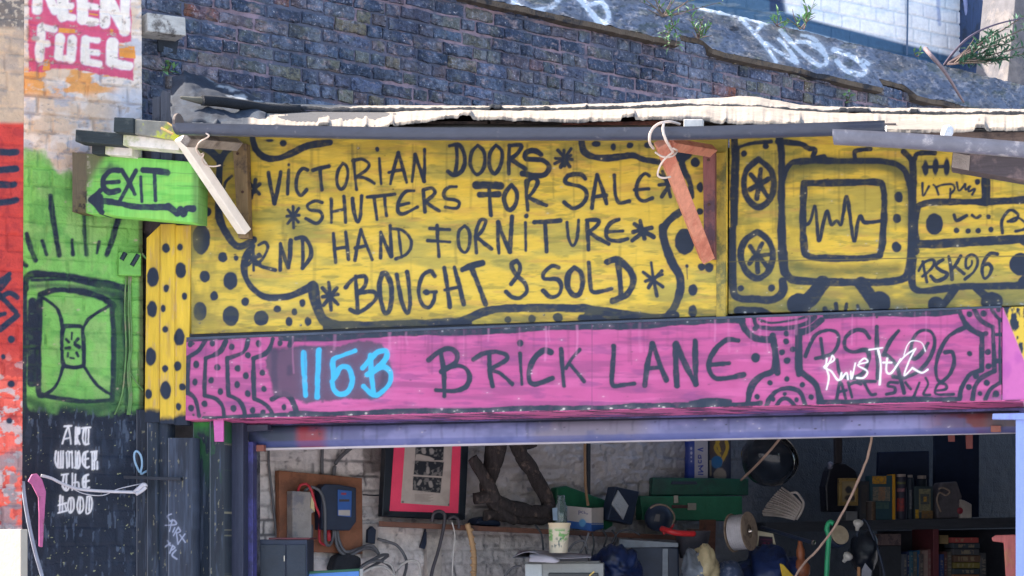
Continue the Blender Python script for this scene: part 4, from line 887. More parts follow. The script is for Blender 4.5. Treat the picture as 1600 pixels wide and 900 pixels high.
part(g1, 'union_clip', MB().prect(F, 1068, 186, 1098, 199, .74, .03), plain('white_clip', A(232, 230, 226), .4), .003)
g2 = thing('gutter', 'short light grey plastic gutter hanging lower at the right end of the eaves', 'gutter')
mb, _ = gutter([(1303, 206, .92), (1400, 211, .92), (1500, 218, .92), (1660, 231, .92)], .052)
part(g2, 'trough', mb, plain('light_plastic', A(116, 120, 136), .33, bst=.04, c2=A(160, 160, 168), c2t=.6, c2s=12), sm=True)
mb = MB().lathe(F.hit(1480, 206, .80), [(.005, -.03), (.022, -.02), (.026, 0), (.02, .02), (.004, .028)], 12, (.3, -.2, .9))
single('plastic_scrap', 'crumpled white plastic scrap caught behind the short light gutter', 'scrap', mb, plain('white_plastic', A(226, 232, 240), .5, bs=40, bst=.9))

# struts
def bar(mb, p0, p1, w, h, roll=0.0):
    a = (Vector(p1) - Vector(p0)).normalized(); n = Vector((F.n[0], F.n[1], 0)); n = (n - a * n.dot(a)).normalized(); q = a.cross(n)
    r = math.radians(roll); n, q = n * math.cos(r) + q * math.sin(r), q * math.cos(r) - n * math.sin(r)
    c = lambda p: [Vector(p) + q * x * w / 2 + n * y * h / 2 for x, y in ((-1, 1), (1, 1), (1, -1), (-1, -1))]
    A_, B_ = c(p0), c(p1)
    return mb.add(A_ + B_, [(3, 2, 1, 0), (4, 5, 6, 7)] + [(i, (i + 1) % 4, (i + 1) % 4 + 4, i + 4) for i in range(4)])
br = thing('roof_bracket', 'timber bracket with a white painted diagonal strut at the left end of the roof', 'bracket')
part(br, 'strut', bar(MB(), F.hit(283, 215, .46), F.hit(382, 362, .10), .080, .045, 46), plain('white_strut', A(255, 248, 238), .6, lo=.85, hi=1.05, bs=30, bstretch=(8, 8, 1), c2=A(160, 140, 126), c2t=.64, c2s=11), .004)
part(br, 'arm', bar(MB(), F.hit(290, 219, .50), F.hit(372, 226, .06), .045, .05), plain('pale_timber', A(176, 168, 160), .8, c2=A(128, 120, 116)), .003)
part(br, 'wall_post', MB().ppoly(F, [(372, 372), (389, 371), (385, 224), (363, 224)], .07, .045), plain('stained_post', A(138, 118, 88), .75, c2=A(84, 72, 66), vst=(5, 5, .5)), .003)
br = thing('roof_bracket', 'timber bracket with an orange brown diagonal strut carrying the gutter', 'bracket')
ORW = plain('orange_timber', A(214, 146, 120), .65, lo=.8, hi=1.15, vst=(4, 4, .6), c2=A(196, 120, 98), c2t=.55, c2s=5, bs=30, bstretch=(6, 6, .6))
part(br, 'strut', bar(MB(), F.hit(1034, 222, .62), F.hit(1105, 404, .08), .060, .055, -20), ORW, .004)
part(br, 'arm', bar(MB(), F.hit(1046, 225, .60), F.hit(1112, 236, .06), .04, .045), ORW, .003)
part(br, 'wall_post', MB().ppoly(F, [(1100, 404), (1117, 404), (1117, 236), (1098, 236)], .075, .045), plain('red_post', A(140, 92, 92), .7, c2=A(92, 70, 84), c2s=6, vst=(4, 4, .5)), .003)
mb = MB().ppoly(F, [(1486, 262), (1515, 267), (1650, 290), (1650, 246), (1489, 232)], .55, .10)
NAIL = plain('rusty_nail', A(90, 66, 58), .6, .3)
for h in [o for o in TOP if o.name.startswith('roof_bracket')]:
    left = 'white' in h['label']
    for (u_, v_) in (((371, 240), (379, 300), (380, 360)) if left else ((1107, 250), (1108, 320), (1109, 392))):
        part(h, 'nail', MB().lathe(F.hit(u_, v_, .0755), [(.007, -.002), (.0075, .002), (.001, .004)], 8, (F.n[0], F.n[1], 0)), NAIL)
tb = thing('timber_beam', 'dark timber beam end sticking out under the short gutter at the right', 'beam')
part(tb, 'beam', mb, plain('dark_beam', A(84, 76, 80), .85, vst=(.6, .6, 6), c2=A(120, 104, 104), c2s=8), .003)
part(tb, 'sawn_end', MB().ppoly(F, [(1487, 261), (1514, 266), (1516, 243), (1489, 238)], .556, .01), plain('sawn_end', A(150, 138, 130), .9, bs=140, bst=.6), .001)
CORD = plain('cord', A(222, 206, 194), .8)
mb = MB().ptube(F, [(1021, 232, .74), (1015, 222, .86), (1017, 206, .885), (1028, 194, .875), (1046, 190, .84), (1062, 194, .76)], .006)
mb.ptube(F, [(1037, 192, .86), (1036, 204, .885), (1041, 220, .87), (1052, 238, .72)], .006).ptube(F, [(1024, 238, .66), (1036, 245, .68), (1050, 244, .66), (1058, 236, .6), (1052, 232, .66)], .0045)
mb.ptube(F, [(1051, 238, .68), (1038, 249, .68), (1030, 262, .66), (1028, 274, .64), (1036, 278, .62), (1048, 276, .6)], .0045)
single('cord', 'pale cord tying the gutter to the orange brown strut', 'cord', mb, CORD, sm=True)
mb = MB().ptube(F, [(322, 208, .82), (326, 213, .82), (312, 222, .7), (307, 233, .6), (312, 242, .55), (318, 240, .5), (316, 250, .45), (322, 258, .4), (334, 260, .4), (345, 258, .4)], .004)
single('cord', 'loose curled string hanging beside the white strut', 'cord', mb, CORD, sm=True)

# EXIT sign and the weathered beams above it
P = quad_grid(F, [(113, 238), (311, 254), (309, 348), (113, 331)], .27, 1.0)
cv = Canvas(P); U, V = cv.U, cv.V; cv.fill(A(132, 216, 100)); cv.wash(A(150, 214, 96), 24, 14, .5, .7, .6, 2); cv.wash(A(96, 190, 76), 40, 6, .55, .7, .6, 5)
cv.blend(1 - sstep(133, 137, U), A(104, 98, 66)); cv.blend((1 - sstep(134, 138, U)) * sstep(.5, .58, fbm(U / 4, V / 7, 9)), A(54, 50, 46))
cv.blend(.9 * (1 - sstep(-6, 14, (U - 150) + (V - 262) * .6)) , A(112, 104, 84)); cv.blend(.8 * (1 - sstep(137, 152, U + 8 * fbm(U / 6, V / 6, 3))) * (U > 136) * sstep(.45, .6, fbm(U / 5, V / 5, 8)), A(190, 182, 168))
for y0, sl_ in ((262, .06), (283, .05), (305, .08)): cv.blend(.45 * (1 - sstep(.3, .9, abs(V - y0 - (U - 150) * sl_ - 1.5 * fbm(U / 12, U * 0, 4)))) * sstep(.4, .6, fbm(U / 18, V / 30, 12)), A(70, 80, 60))
cv.blend(.6 * sstep(296, 306, U), A(84, 96, 62))
cv.draw('30;640,170 690,150 730,150|24;650,200 690,130', 0, 225, 4, K, 5, .3, .6)
cv.draw('''34;742,165 690,168 648,215 648,270 684,300 742,290|28;660,240 742,236|26;760,162 800,230 842,312|24;850,165 800,260 750,355|18;880,205 882,280 886,360|36;895,162 970,168 1045,178|20;965,185 968,260 972,352
34;570,350 700,362 850,392 1050,394|36;1050,390 1080,410 1110,432 1130,404 1146,436 1164,404 1205,404|30;566,346 600,318 628,290|30;566,350 600,380 636,428|40;600,350 622,330 625,390''', 0, 225, 4, K, 1.0)
ex = thing('exit_sign', 'green wooden exit sign with a black arrow pointing left', 'sign')
part(ex, 'board', cv.mesh('board', WOOD_P, back(F, .10)), None)
GREYW = plain('weathered_timber', A(132, 132, 130), .85, vst=(.5, .5, 5), c2=A(86, 90, 92), c2s=7, bs=40, bstretch=(1, 1, 6), bst=.5)
DARKW = plain('wet_timber', A(50, 60, 64), .85, vst=(.5, .5, 5), c2=A(84, 92, 92), c2s=9, c2t=.58, bs=40, bstretch=(1, 1, 6), bst=.5)
PALEG = plain('pale_green_timber', A(196, 204, 160), .8, c2=A(226, 222, 214), c2s=6, c2t=.5, bst=.4)
t1 = thing('timber_beam', 'short grey weathered beam with splintered yellow green end, topmost above the exit sign', 'beam')
part(t1, 'end_block', MB().ppoly(F, [(177, 206), (208, 208), (208, 184), (178, 183)], .46, .12), DARKW, .004)
part(t1, 'body', MB().ppoly(F, [(208.5, 209), (282, 220), (279, 206), (262, 190), (208.5, 186)], .44, .1), plain('splintered', A(140, 140, 132), .85, c2=A(196, 206, 60), c2t=.56, c2s=5, bst=.5), .004)
part(t1, 'splinter', MB().ptube(F, [(252, 200, .47), (270, 209, .48)], .006).ptube(F, [(262, 192, .47), (273, 199, .48)], .004), plain('raw_wood', A(206, 172, 110), .8))
t1 = thing('timber_beam', 'long beam with dark wet left end and pale green right half above the exit sign', 'beam')
part(t1, 'end_block', MB().ppoly(F, [(117, 221), (191, 227), (192, 208), (118, 202)], .40, .1), DARKW, .004)
part(t1, 'body', MB().ppoly(F, [(191.5, 227), (280, 235), (280, 220), (192.5, 209)], .40, .1), PALEG, .004)
t1 = thing('timber_beam', 'stubby pale green timber block lying directly on the exit sign', 'beam')
part(t1, 'end_block', MB().ppoly(F, [(143, 240), (163, 241), (164, 224), (143, 224)], .33, .1), DARKW, .004)
part(t1, 'body', MB().ppoly(F, [(163.5, 241), (206, 244), (206, 228), (164.5, 225)], .33, .1), PALEG, .004)
mb = MB().ppoly(F, [(236, 262), (250, 262), (250, 150), (238, 152)], -.02, .06).ppoly(F, [(250.5, 262), (269, 262), (268, 146), (254, 140), (250.5, 148)], .0, .06).ppoly(F, [(269.5, 262), (300, 262), (300, 190), (271, 188)], -.03, .06)
single('old_boards', 'grey upright boards behind the beams beside the roof flashing', 'board', mb, plain('grey_boards', A(92, 96, 108), .85, vst=(6, 6, .5), c2=A(52, 58, 72), c2s=4), .003)
tb = thing('timber_stub', 'weathered timber stub with peeling white paint sticking out of the sooty brick wall', 'beam')
part(tb, 'block', MB().ppoly(W, [(231, 49), (291, 56), (290, 27), (230, 19)], .14, .25), plain('peeling_white', A(196, 196, 194), .85, c2=A(110, 106, 104), c2t=.56, c2s=9, bst=.7, vst=(1, 1, 5)), .006)
part(tb, 'dark_socket', MB().ppoly(W, [(248, 80), (276, 84), (280, 57), (246, 54)], .012, .02), plain('soot', A(46, 54, 66), .95), .0)

# fittings on the pier
jb = thing('junction_box', 'green painted junction box on the pier above its cables', 'box')
part(jb, 'body', MB().ppoly(G, [(185, 430), (221, 431), (221, 395), (186, 393)], .05, .05), plain('green_box', A(122, 196, 92), .5, c2=A(96, 160, 80), c2t=.6), .006)
part(jb, 'mark', MB().ptube(G, [(190, 406, .052), (196, 395, .052)], .012, 6).ptube(G, [(206, 415, .052), (216, 398, .052)], .012, 6), plain('black_paint', K, .5))
mb = MB()
for k, (x, dx) in enumerate(((197, 0), (201, 2), (205, -2), (203, 3))):
    mb.ptube(G, [(x, 431, .02), (x - 2 + dx, 480, .012), (x + dx, 540, .012), (x - 2, 580, .015), (x + 1 - 8 * (k == 0), 620, .012), (x - 2 - 16 * (k == 0), 648, .01)], .0045)
mb.ptube(G, [(203, 582, .015), (214, 598, .02), (224, 610, .02)], .004).ptube(G, [(222, 396, .03), (229, 404, .03), (240, 406, .05), (250, 405, .06)], .006)
single('cables', 'thin green painted cables running down from the junction box', 'cable', mb, plain('green_cable', A(104, 150, 90), .5, c2=A(150, 140, 120)), sm=True)
mb = MB().ppoly(G, [(44, 752), (50, 741), (58, 740), (66, 749), (72, 768), (70, 800), (67, 855), (61, 854), (61, 800), (60, 777), (50, 757)], .09, .03)
single('pink_lever', 'pink painted iron lever hanging against the black pier', 'lever', mb, plain('pink_iron', A(206, 112, 168), .6, c2=A(120, 96, 96), c2t=.58, c2s=9), .004)
mb = MB().ptube(G, [(36, 752, .10), (38, 775, .10), (44, 812, .10), (54, 858, .11), (66, 900, .12), (74, 930, .12)], .010)
single('grey_hose', 'thin pale grey hose hanging beside the pink lever', 'hose', mb, plain('hose', A(168, 180, 200), .5), sm=True)
mb = MB().ptube(G, [(64, 743, .1), (80, 747, .1), (96, 755, .1), (118, 763, .1), (140, 766, .1), (176, 768, .1), (210, 769, .1)], .008)
mb.ptube(G, [(108, 760, .1), (130, 771, .1), (160, 774, .1), (185, 764, .1), (220, 756, .1)], .0025).ptube(G, [(210, 769, .1), (216, 764, .12), (224, 757, .12), (228, 760, .12), (222, 766, .12), (212, 772, .12)], .011)
single('white_wire', 'white wire stretched across the black pier and knotted at its right end', 'wire', mb, plain('white_wire', A(214, 214, 224), .5), sm=True)
mb = MB().ptube(G, [(218, 738, .05), (211, 722, .06), (210, 709, .07), (214, 705, .07), (220, 712, .07), (222, 726, .06), (220, 740, .05), (230, 736, .05), (243, 734, .05), (244, 722, .05)], .006)
single('wire_loop', 'small loop of pale blue wire on the black post', 'wire', mb, plain('pale_wire', A(160, 200, 232), .4), sm=True)
mb = MB().ppoly(F, [(193, 748), (282, 751), (282, 746), (193, 743)], .06, .03)
single('iron_strap', 'dark iron strap across the black post below the wire loop', 'strap', mb, plain('iron', A(40, 46, 58), .6), .001)
B = Fr(18, 7.6, -42)
mb = MB().box(B, -.40, .075, .9, EYE + (840 - 827) * B.m, -.035, 0)  # corner box reduced to one thin face, turned to catch the sun
single('box_front', 'sunlit front of a pale box, thin as a board, standing at the bottom left corner', 'board', mb, plain('pale_box', np.array([.36, .32, .27]), .7, lo=.9, hi=1.05), .003)

# ------------------------------------------------------------------ plants on the coping
LEAF = plain('weed_leaf', A(110, 158, 104), .55, lo=.5, hi=1.35, vs=30, bst=0)
LEAFB = plain('shrub_leaf', A(70, 116, 92), .6, lo=.5, hi=1.4, vs=20, bst=0)
STEM = plain('stem', A(110, 92, 90), .8)
def leaf(mb, p, dr, ln, w):
    d = Vector(dr).normalized(); s = d.cross(Vector((rng.uniform(-.4, .4), rng.uniform(-.4, .4), 1))).normalized(); up = s.cross(d)
    p = Vector(p); m = p + d * ln * .45 + up * ln * .06
    mb.add([p, m + s * w, p + d * ln - up * ln * .1, m - s * w, m + up * ln * -.04], [(0, 1, 4), (1, 2, 4), (2, 3, 4), (3, 0, 4)])
def plant(name, label, fr, root, tips, r=.004, nleaf=10, ll=.05, lw=.010, mat=LEAF, cat='plant', cloud=None, start=.25):
    t = thing(name, label, cat); st = MB(); lf = MB()
    for tip in tips:
        mid = [(root[i] + tip[i]) / 2 + (rng.uniform(-5, 5) if i < 2 else rng.uniform(-.03, .03)) for i in range(3)]
        P = smooth([fr.hit(*root), fr.hit(*mid), fr.hit(*tip)], 8); st.tube(P, r, 5, [r * (1.15 - .8 * i / (len(P) - 1)) for i in range(len(P))])
        for k in range(nleaf):
            q = start + (1 - start) * (k + rng.random()) / nleaf; i = min(len(P) - 2, int(q * (len(P) - 1))); p = Vector(P[i]).lerp(Vector(P[i + 1]), q * (len(P) - 1) - i)
            dr = (Vector(P[i + 1]) - Vector(P[i])).normalized() * .6 + Vector((rng.uniform(-1, 1), rng.uniform(-1, .4), rng.uniform(-.6, .8)))
            leaf(lf, p, dr, ll * rng.uniform(.4, 1.4), lw * rng.uniform(.7, 1.4))
    part(t, 'stem', st, STEM); part(t, 'foliage', lf, mat); return t
plant('weed', 'leafy weed trailing over the edge of the coping, left of the notch', W, (1052, 42, .02), [(1048, 20, .10), (1040, 62, .16), (1056, 72, .16), (1030, 58, .14), (1060, 36, .1), (1046, 74, .16)], nleaf=9, ll=.06, lw=.009)
plant('weed', 'small green weed growing out of the notch in the coping', W, (1092, 58, .02), [(1084, 40, .08), (1090, 28, .06), (1106, 44, .1), (1110, 40, .06), (1080, 22, .05), (1098, 46, .1)], nleaf=8, ll=.05, lw=.009)
plant('weed', 'upright weed on top of the coping before the white wall', W, (1214, 40, -.36), [(1216, 18, -.3), (1208, 28, -.3), (1226, 38, -.3), (1236, 36, -.3)], nleaf=9, ll=.06, lw=.008)
plant('weed', 'taller thin weed with curled dark leaves at the top of the coping', W, (1256, 46, -.36), [(1250, 28, -.3), (1268, 22, -.3), (1258, 4, -.25), (1272, 2, -.25), (1246, 32, -.3)], nleaf=7, ll=.07, lw=.010)
plant('weed', 'sparse dry weed sprawling over the coping at the top of the picture', W, (1040, 24, -.2), [(1020, -6, -.1), (1060, -8, -.1), (1090, 12, -.1), (1110, -6, -.15), (1130, 2, -.2), (1000, 2, -.1)], nleaf=6, ll=.05, lw=.006)
plant('weed', 'tiny yellow green sprout in the brick wall above the roof', W, (1322, 160, .01), [(1326, 144, .08), (1320, 150, .08), (1334, 158, .1)], nleaf=4, ll=.05, lw=.014)
plant('weed', 'small fern in the crack above the black flashing', W, (262, 112, .02), [(262, 98, .1), (254, 104, .1), (270, 104, .1), (258, 112, .14)], nleaf=6, ll=.05, lw=.010)
plant('weed', 'tiny weed low on the coping in front of the drain pipe', W, (1434, 88, -.34), [(1428, 82, -.3), (1438, 80, -.3)], nleaf=4, ll=.05, lw=.009)
def twigs(label, root, tips):
    mb = MB()
    for tip in tips:
        mid = [(root[k] * .5 + tip[k] * .5) + (rng.uniform(-4, 4) if k < 2 else 0) for k in range(3)]
        mb.ptube(W, [root, mid, tip], .004, 5, rs=[.0055, .002])
    single('dry_twigs', label, 'plant', mb, plain('dry_twig', A(130, 116, 108), .9), sm=True)
twigs('dry tangled stalks on the coping at the top left of the weeds', (1036, 26, -.1), [(1004, -4, .0), (1022, -8, .0), (1052, -6, .0), (1070, 6, .0), (1012, 14, .0), (1062, 20, .0), (1084, -8, -.05)])
twigs('dry stalks in the notch of the coping', (1090, 60, .0), [(1076, 30, .05), (1100, 26, .05), (1112, 56, .08), (1082, 50, .08)])
twigs('dry stalks standing before the white wall', (1250, 46, -.36), [(1238, 14, -.3), (1262, 12, -.3), (1274, 26, -.3), (1230, 28, -.3)])
twigs('dry bare stalks under the green shrub', (1490, 100, -.36), [(1530, 74, -.2), (1522, 60, -.2), (1556, 100, -.1), (1580, 84, -.1), (1540, 96, -.15), (1508, 78, -.2)])
plant('shrub', 'green shrub leaning over the coping at the top right corner', W, (1480, 100, -.4), [(1520, 88, -.2), (1545, 84, -.2), (1560, 70, -.2), (1585, 62, -.2), (1612, 40, -.15), (1575, 92, -.15), (1612, 70, -.1), (1552, 52, -.3), (1620, 12, -.1), (1560, 96, -.2), (1540, 66, -.3), (1600, 84, -.2), (1532, 96, -.25)],
      r=.009, nleaf=60, ll=.065, lw=.008, mat=LEAFB, cat='shrub', start=.45)
mb = MB().ptube(W, [(1476, 101, -.36), (1490, 82, -.2), (1512, 60, -.1), (1540, 44, -.05), (1580, 32, 0), (1640, 22, 0)], .010, 6, rs=[.012, .005])
single('twig', 'bare dark branch arching up to the right in front of the shrub', 'branch', mb, plain('dark_twig', A(92, 84, 104), .8), sm=True)
mb = MB().ptube(W, [(1446, 76, .0), (1454, 86, .1), (1470, 104, .14), (1484, 124, .16), (1496, 144, .16), (1506, 160, .16)], .010, 6, rs=[.018, .008])
single('stick', 'grey broken stick leaning on the coping', 'stick', mb, plain('grey_stick', A(138, 122, 126), .85, bst=.6), sm=True)

# ------------------------------------------------------------------ inside the shop
def pt(u, v, Y): return ((u - CU) / FPX * Y, Y, EYE + (CV - v) / FPX * Y)
def wY(u): return W.hit(u, 800, 0)[1]
def face(c, step=1.0):                     # canvas on a quad given by TL, TR, BR, BL = (u, v, depth)
    q = np.array([pt(*p) for p in c]); w = max(np.hypot(c[1][0] - c[0][0], c[1][1] - c[0][1]), 4); h = max(abs(c[3][1] - c[0][1]), 4)
    nx, ny = int(w / step) + 1, int(h / step) + 1; a = np.linspace(0, 1, nx)[None, :, None]; b = np.linspace(0, 1, ny)[:, None, None]
    return Canvas((q[0] * (1 - a) + q[1] * a) * (1 - b) + (q[3] * (1 - a) + q[2] * a) * b)
CARD = paint_mat('printed_card', .6, 80, .08)
NAVY = plain('black_metal', A(36, 48, 72), .5, bst=.08)
CABG = plain('grey_cable', A(104, 104, 110), .5, bst=0); CABK = plain('black_cable', A(40, 44, 54), .5, bst=0); CABW = plain('white_cable', A(206, 200, 196), .5, bst=0); CABR = plain('red_cable', A(206, 56, 70), .5, bst=0)

eb = thing('electricity_board', 'brown wooden board with meter and fuse box on the whitewashed wall', 'board')
part(eb, 'backboard', MB().ppoly(W, [(437, 860), (567, 866), (566, 747), (436, 735)], .06, .05), plain('hardboard', A(150, 98, 72), .7, c2=A(128, 84, 64)), .004)
mt = part(eb, 'meter', MB().ppoly(W, [(503, 828), (547, 829), (557, 815), (557, 762), (530, 757), (508, 756), (502, 762)], .15, .085), NAVY, .006)
cv = Canvas(quad_grid(W, [(528, 765), (550, 767), (549, 808), (528, 806)], .156, .7)); cv.fill(A(54, 96, 168)); U, V = cv.U, cv.V
cv.poly([(529, 797), (547, 797), (547, 806), (529, 805)], A(186, 180, 176), .6, 1, .3); cv.poly([(530, 780), (546, 780), (546, 784), (530, 784)], A(70, 66, 70), .6, 1, .3); cv.poly([(533, 770), (541, 770), (541, 773), (533, 773)], A(150, 60, 80), .6, 1, .3)
part(mt, 'display', cv.mesh('display', CARD, back(W, .004)), None)
fb = part(eb, 'fuse_box', MB().ppoly(W, [(457, 842), (487, 842), (487, 802), (491, 800), (491, 769), (457, 767)], .13, .068), plain('meter_grey', A(172, 164, 160), .6, c2=A(126, 124, 132), c2s=6), .004)
part(fb, 'tag', MB().ppoly(W, [(485, 793), (492, 800), (490, 778), (487, 774)], .137, .004), plain('cream_tag', A(222, 206, 156), .6))
part(eb, 'cable', MB().ptube(W, [(465, 768, .09), (470, 758, .11), (480, 757, .12), (487, 768, .14), (493, 790, .13), (500, 808, .12), (499, 830, .11), (500, 846, .1), (510, 852, .1)], .008).ptube(W, [(513, 828, .1), (514, 845, .1)], .012), CABR, sm=True, label='red cable')
part(eb, 'cable', MB().ptube(W, [(476, 768, .1), (486, 761, .13), (500, 768, .15), (507, 790, .17), (508, 830, .17), (509, 848, .14), (515, 852, .12), (520, 840, .1), (521, 828, .1)], .009).ptube(W, [(485, 850, .08), (487, 830, .08), (486, 820, .08)], .01), CABG, sm=True)
cb = thing('cables', 'thick grey cables looping below the electricity board', 'cable')
mb = MB().ptube(W, [(523, 828, .1), (526, 850, .1), (534, 864, .12), (546, 868, .12), (562, 860, .12), (576, 856, .1), (590, 862, .08)], .010).ptube(W, [(527, 828, .1), (530, 846, .1), (540, 862, .12), (560, 858, .1), (580, 852, .1), (592, 866, .1)], .010)
mb.ptube(W, [(566, 884, .15), (580, 876, .15), (596, 868, .14), (606, 868, .12), (590, 880, .15), (570, 892, .18)], .010).ptube(W, [(590, 842, .06), (604, 846, .08), (620, 852, .1), (632, 868, .12), (635, 884, .14), (630, 905, .16)], .009)
mb.ptube(W, [(556, 905, .2), (566, 885, .2), (592, 876, .2), (612, 888, .2), (622, 910, .2)], .009)
part(cb, 'cable', mb, CABG, sm=True)
mb = MB().ptube(W, [(560, 900, .24), (580, 888, .24), (600, 886, .24), (616, 900, .24), (622, 925, .24)], .008).ptube(W, [(618, 905, .22), (624, 886, .22), (640, 876, .22), (654, 880, .22), (656, 900, .22), (650, 925, .22)], .008).ptube(W, [(600, 878, .22), (612, 884, .22), (618, 905, .22)], .007)
part(cb, 'cable', mb, CABW, sm=True, label='pale cable')
mb = MB().ptube(W, [(504, 690, .03), (503, 715, .03), (503, 741, .03)], .010).ptube(W, [(548, 700, .03), (534, 712, .03), (524, 725, .03), (521, 743, .03)], .012).ptube(W, [(420, 690, .02), (420, 725, .02), (424, 760, .02), (428, 800, .02), (433, 845, .02)], .007)
single('cables', 'grey cables clipped to the whitewashed wall above the electricity board', 'cable', mb, CABG, sm=True)
mb = MB().ptube(W, [(567, 773, .02), (585, 774, .02), (604, 773, .02)], .004); single('cables', 'thin black cable between the electricity board and the picture', 'cable', mb, CABK, sm=True)
jb = thing('switch_box', 'narrow black switch on a white plate under the picture', 'switch')
part(jb, 'plate', MB().ppoly(W, [(567, 872), (592, 868), (590, 818), (566, 818)], .03, .03), plain('white_plate', A(190, 182, 178), .6), .003)
part(jb, 'switch', MB().ppoly(W, [(575, 848), (586, 850), (588, 828), (582, 822), (576, 828)], .06, .03), NAVY, .003)

C1 = Fr(440, 9.0, 0)
cab = thing('cabinet', 'small black metal cabinet with a dark red top edge beside the door post', 'cabinet')
part(cab, 'body', MB().box(C1, -42 * C1.m, 40 * C1.m, .9, EYE - 3 * C1.m, -.3, 0), NAVY, .003)
part(cab, 'top_edge', MB().box(C1, -20 * C1.m, 45 * C1.m, EYE - 3 * C1.m + .001, EYE, -.3, .01), plain('maroon', A(92, 40, 50), .5), .002)
dr = part(cab, 'door', MB().box(C1, -34 * C1.m, 6 * C1.m, .92, EYE - 11 * C1.m, .001, .008).box(C1, 8 * C1.m, 38 * C1.m, .92, EYE - 11 * C1.m, .001, .008), plain('black_door', A(34, 46, 62), .45), .002)
part(dr, 'handle', MB().box(C1, 4 * C1.m, 5.6 * C1.m, EYE - 37 * C1.m, EYE - 28 * C1.m, .009, .02), plain('steel_bit', A(190, 186, 176), .3, .7), .001)
ch = MB()
for k in range(16): ch.lathe(C1.P(-37 * C1.m + .002 * math.sin(k), .012, EYE - (6 + k * 4.5) * C1.m), [(.001, -.005), (.004, -.002), (.004, .002), (.001, .005)], 6)
part(cab, 'hinge', ch, plain('steel_bit', A(190, 186, 176), .3, .7))
Cm = Fr(522, 9.1, 4)
mo = thing('monitor', 'screen with green edge and plain blue picture at the bottom of the doorway', 'monitor')
part(mo, 'casing', MB().ppoly(Cm, [(476, 930), (567, 930), (567, 888), (478, 893)], 0, .04), plain('green_case', A(52, 108, 80), .5), .004)
part(mo, 'screen', MB().ppoly(Cm, [(480, 930), (561, 930), (561, 892.5), (480, 897)], .004, .003), plain('blue_screen', A(78, 136, 214), .3, lo=.9, hi=1.1, vs=3))
part(mo, 'corner', MB().ppoly(Cm, [(562, 930), (567.5, 930), (567.5, 888), (562, 889)], .006, .03), plain('grey_case', A(170, 172, 172), .5), .002)
mb = MB().ppoly(W, [(520, 892), (566, 892), (566, 870), (545, 864), (528, 868)], .14, .1)
single('black_bag', 'slumped dark bag under the electricity board', 'bag', mb, plain('bag_cloth', A(44, 46, 54), .9, bs=30, bst=.8), .02)

# framed picture with pink mount
pf = thing('framed_picture', 'black framed sheet of three old photographs with bright pink mount', 'picture')
mb = MB()
for q in ([(597, 807), (724, 813), (724, 802), (600, 798)], [(597, 807), (608.5, 806), (620, 640), (606, 640)], [(716, 811), (727, 812), (735, 640), (723, 640)]): mb.ppoly(W, q, .17, .05)
part(pf, 'frame', mb, plain('black_frame', A(28, 36, 48), .4, bst=.1), .004)
part(pf, 'mount', MB().ppoly(W, [(608, 801), (718, 807), (724, 640), (618, 640)], .166, .01), plain('pink_mount', A(255, 76, 116), .55, lo=.93, hi=1.05))
cv = Canvas(quad_grid(W, [(637, 640), (709.5, 640), (702, 791), (626.5, 786)], .169, .7)); U, V = cv.U, cv.V; cv.fill(A(196, 184, 178)); cv.wash(A(180, 168, 162), 20, 20, .5, .7, .6, 2)
kk = 7.965
def Q(t): return [(580 + float(p.split(',')[0]) / kk, 690 + float(p.split(',')[1]) / kk) for p in t.split()]
for i, q in enumerate((Q('556,-60 912,-60 896,232 545,232'), Q('545,235 905,255 885,432 527,410'), Q('523,432 878,452 860,642 515,602'))):
    m = Canvas(cv.P); cv.poly(q, A(36, 40, 50), .6, 1, .3, i)
    xs_, ys_ = [p[0] for p in q], [p[1] for p in q]; box = (U > min(xs_)) & (U < max(xs_) - 1) & (V > min(ys_) + 1) & (V < max(ys_) - 1)
    cv.blend(box * .6 * sstep(.52, .66, fbm(U / 4, V / 4, 20 + i)), A(150, 146, 146))
cv.poly(Q('556,160 600,155 720,185 790,215 780,232 545,232'), A(186, 176, 170), .8, 1, .4)
cv.draw('34;590,530 615,490|40;735,510 745,550|44;705,330 705,380|40;650,110 655,130|44;750,110 755,130', 580, 690, kk, A(170, 164, 162), .9, 0, .9)
for k in range(8): cv.draw('L 5;%d,%d %d,%d' % (545, 655 + k * 12, 770 - 30 * (k % 3), 660 + k * 12), 580, 690, kk, A(140, 132, 130), .4, 0, .7)
cv.draw('o;393,750,14,14 968,788,16,16', 580, 690, kk, A(120, 112, 108), .5)
part(pf, 'sheet', cv.mesh('sheet', CARD, back(W, .002)), None)

# shelves
SHW = plain('shelf_wood', A(120, 82, 68), .7, vst=(.5, .5, 4), c2=A(84, 64, 60))
mb = MB(); a0, a1, b0, b1 = W.hit(592, 814, .30), W.hit(1106, 839, .30), W.hit(592, 814, .02), W.hit(1106, 839, .02)
z0, z1 = a0[2], a1[2]; b0 = (b0[0], b0[1], z0); b1 = (b1[0], b1[1], z1); dn = lambda p, k=.03: (p[0], p[1], p[2] - k)
mb.hexa([dn(a0), dn(a1), a1, a0], [dn(b0), dn(b1), b1, b0])
single('wall_shelf', 'long brown wooden shelf on the whitewashed wall', 'shelf', mb, SHW, .003)
def SY(u, d=.16): return W.hit(u, 820, d)[1]          # depth of things standing on it
def SV(u): return 814 + (u - 592) * .0486             # its top edge in the tracing
mb = MB().ppoly(W, [(668, 930), (690, 930), (690, 828), (668, 831)], .05, .04)
mb.ppoly(W, [(668, 831), (770, 829), (770, 825), (668, 826)], .055, .03)
single('timber_trim', 'white painted timber frame below the shelf', 'frame', mb, plain('off_white', A(190, 182, 176), .6, c2=A(150, 146, 146)), .002)
mb = MB().ptube(W, [(730, 818, .33), (738, 850, .33), (741, 880, .33), (738, 930, .33)], .016, 8)
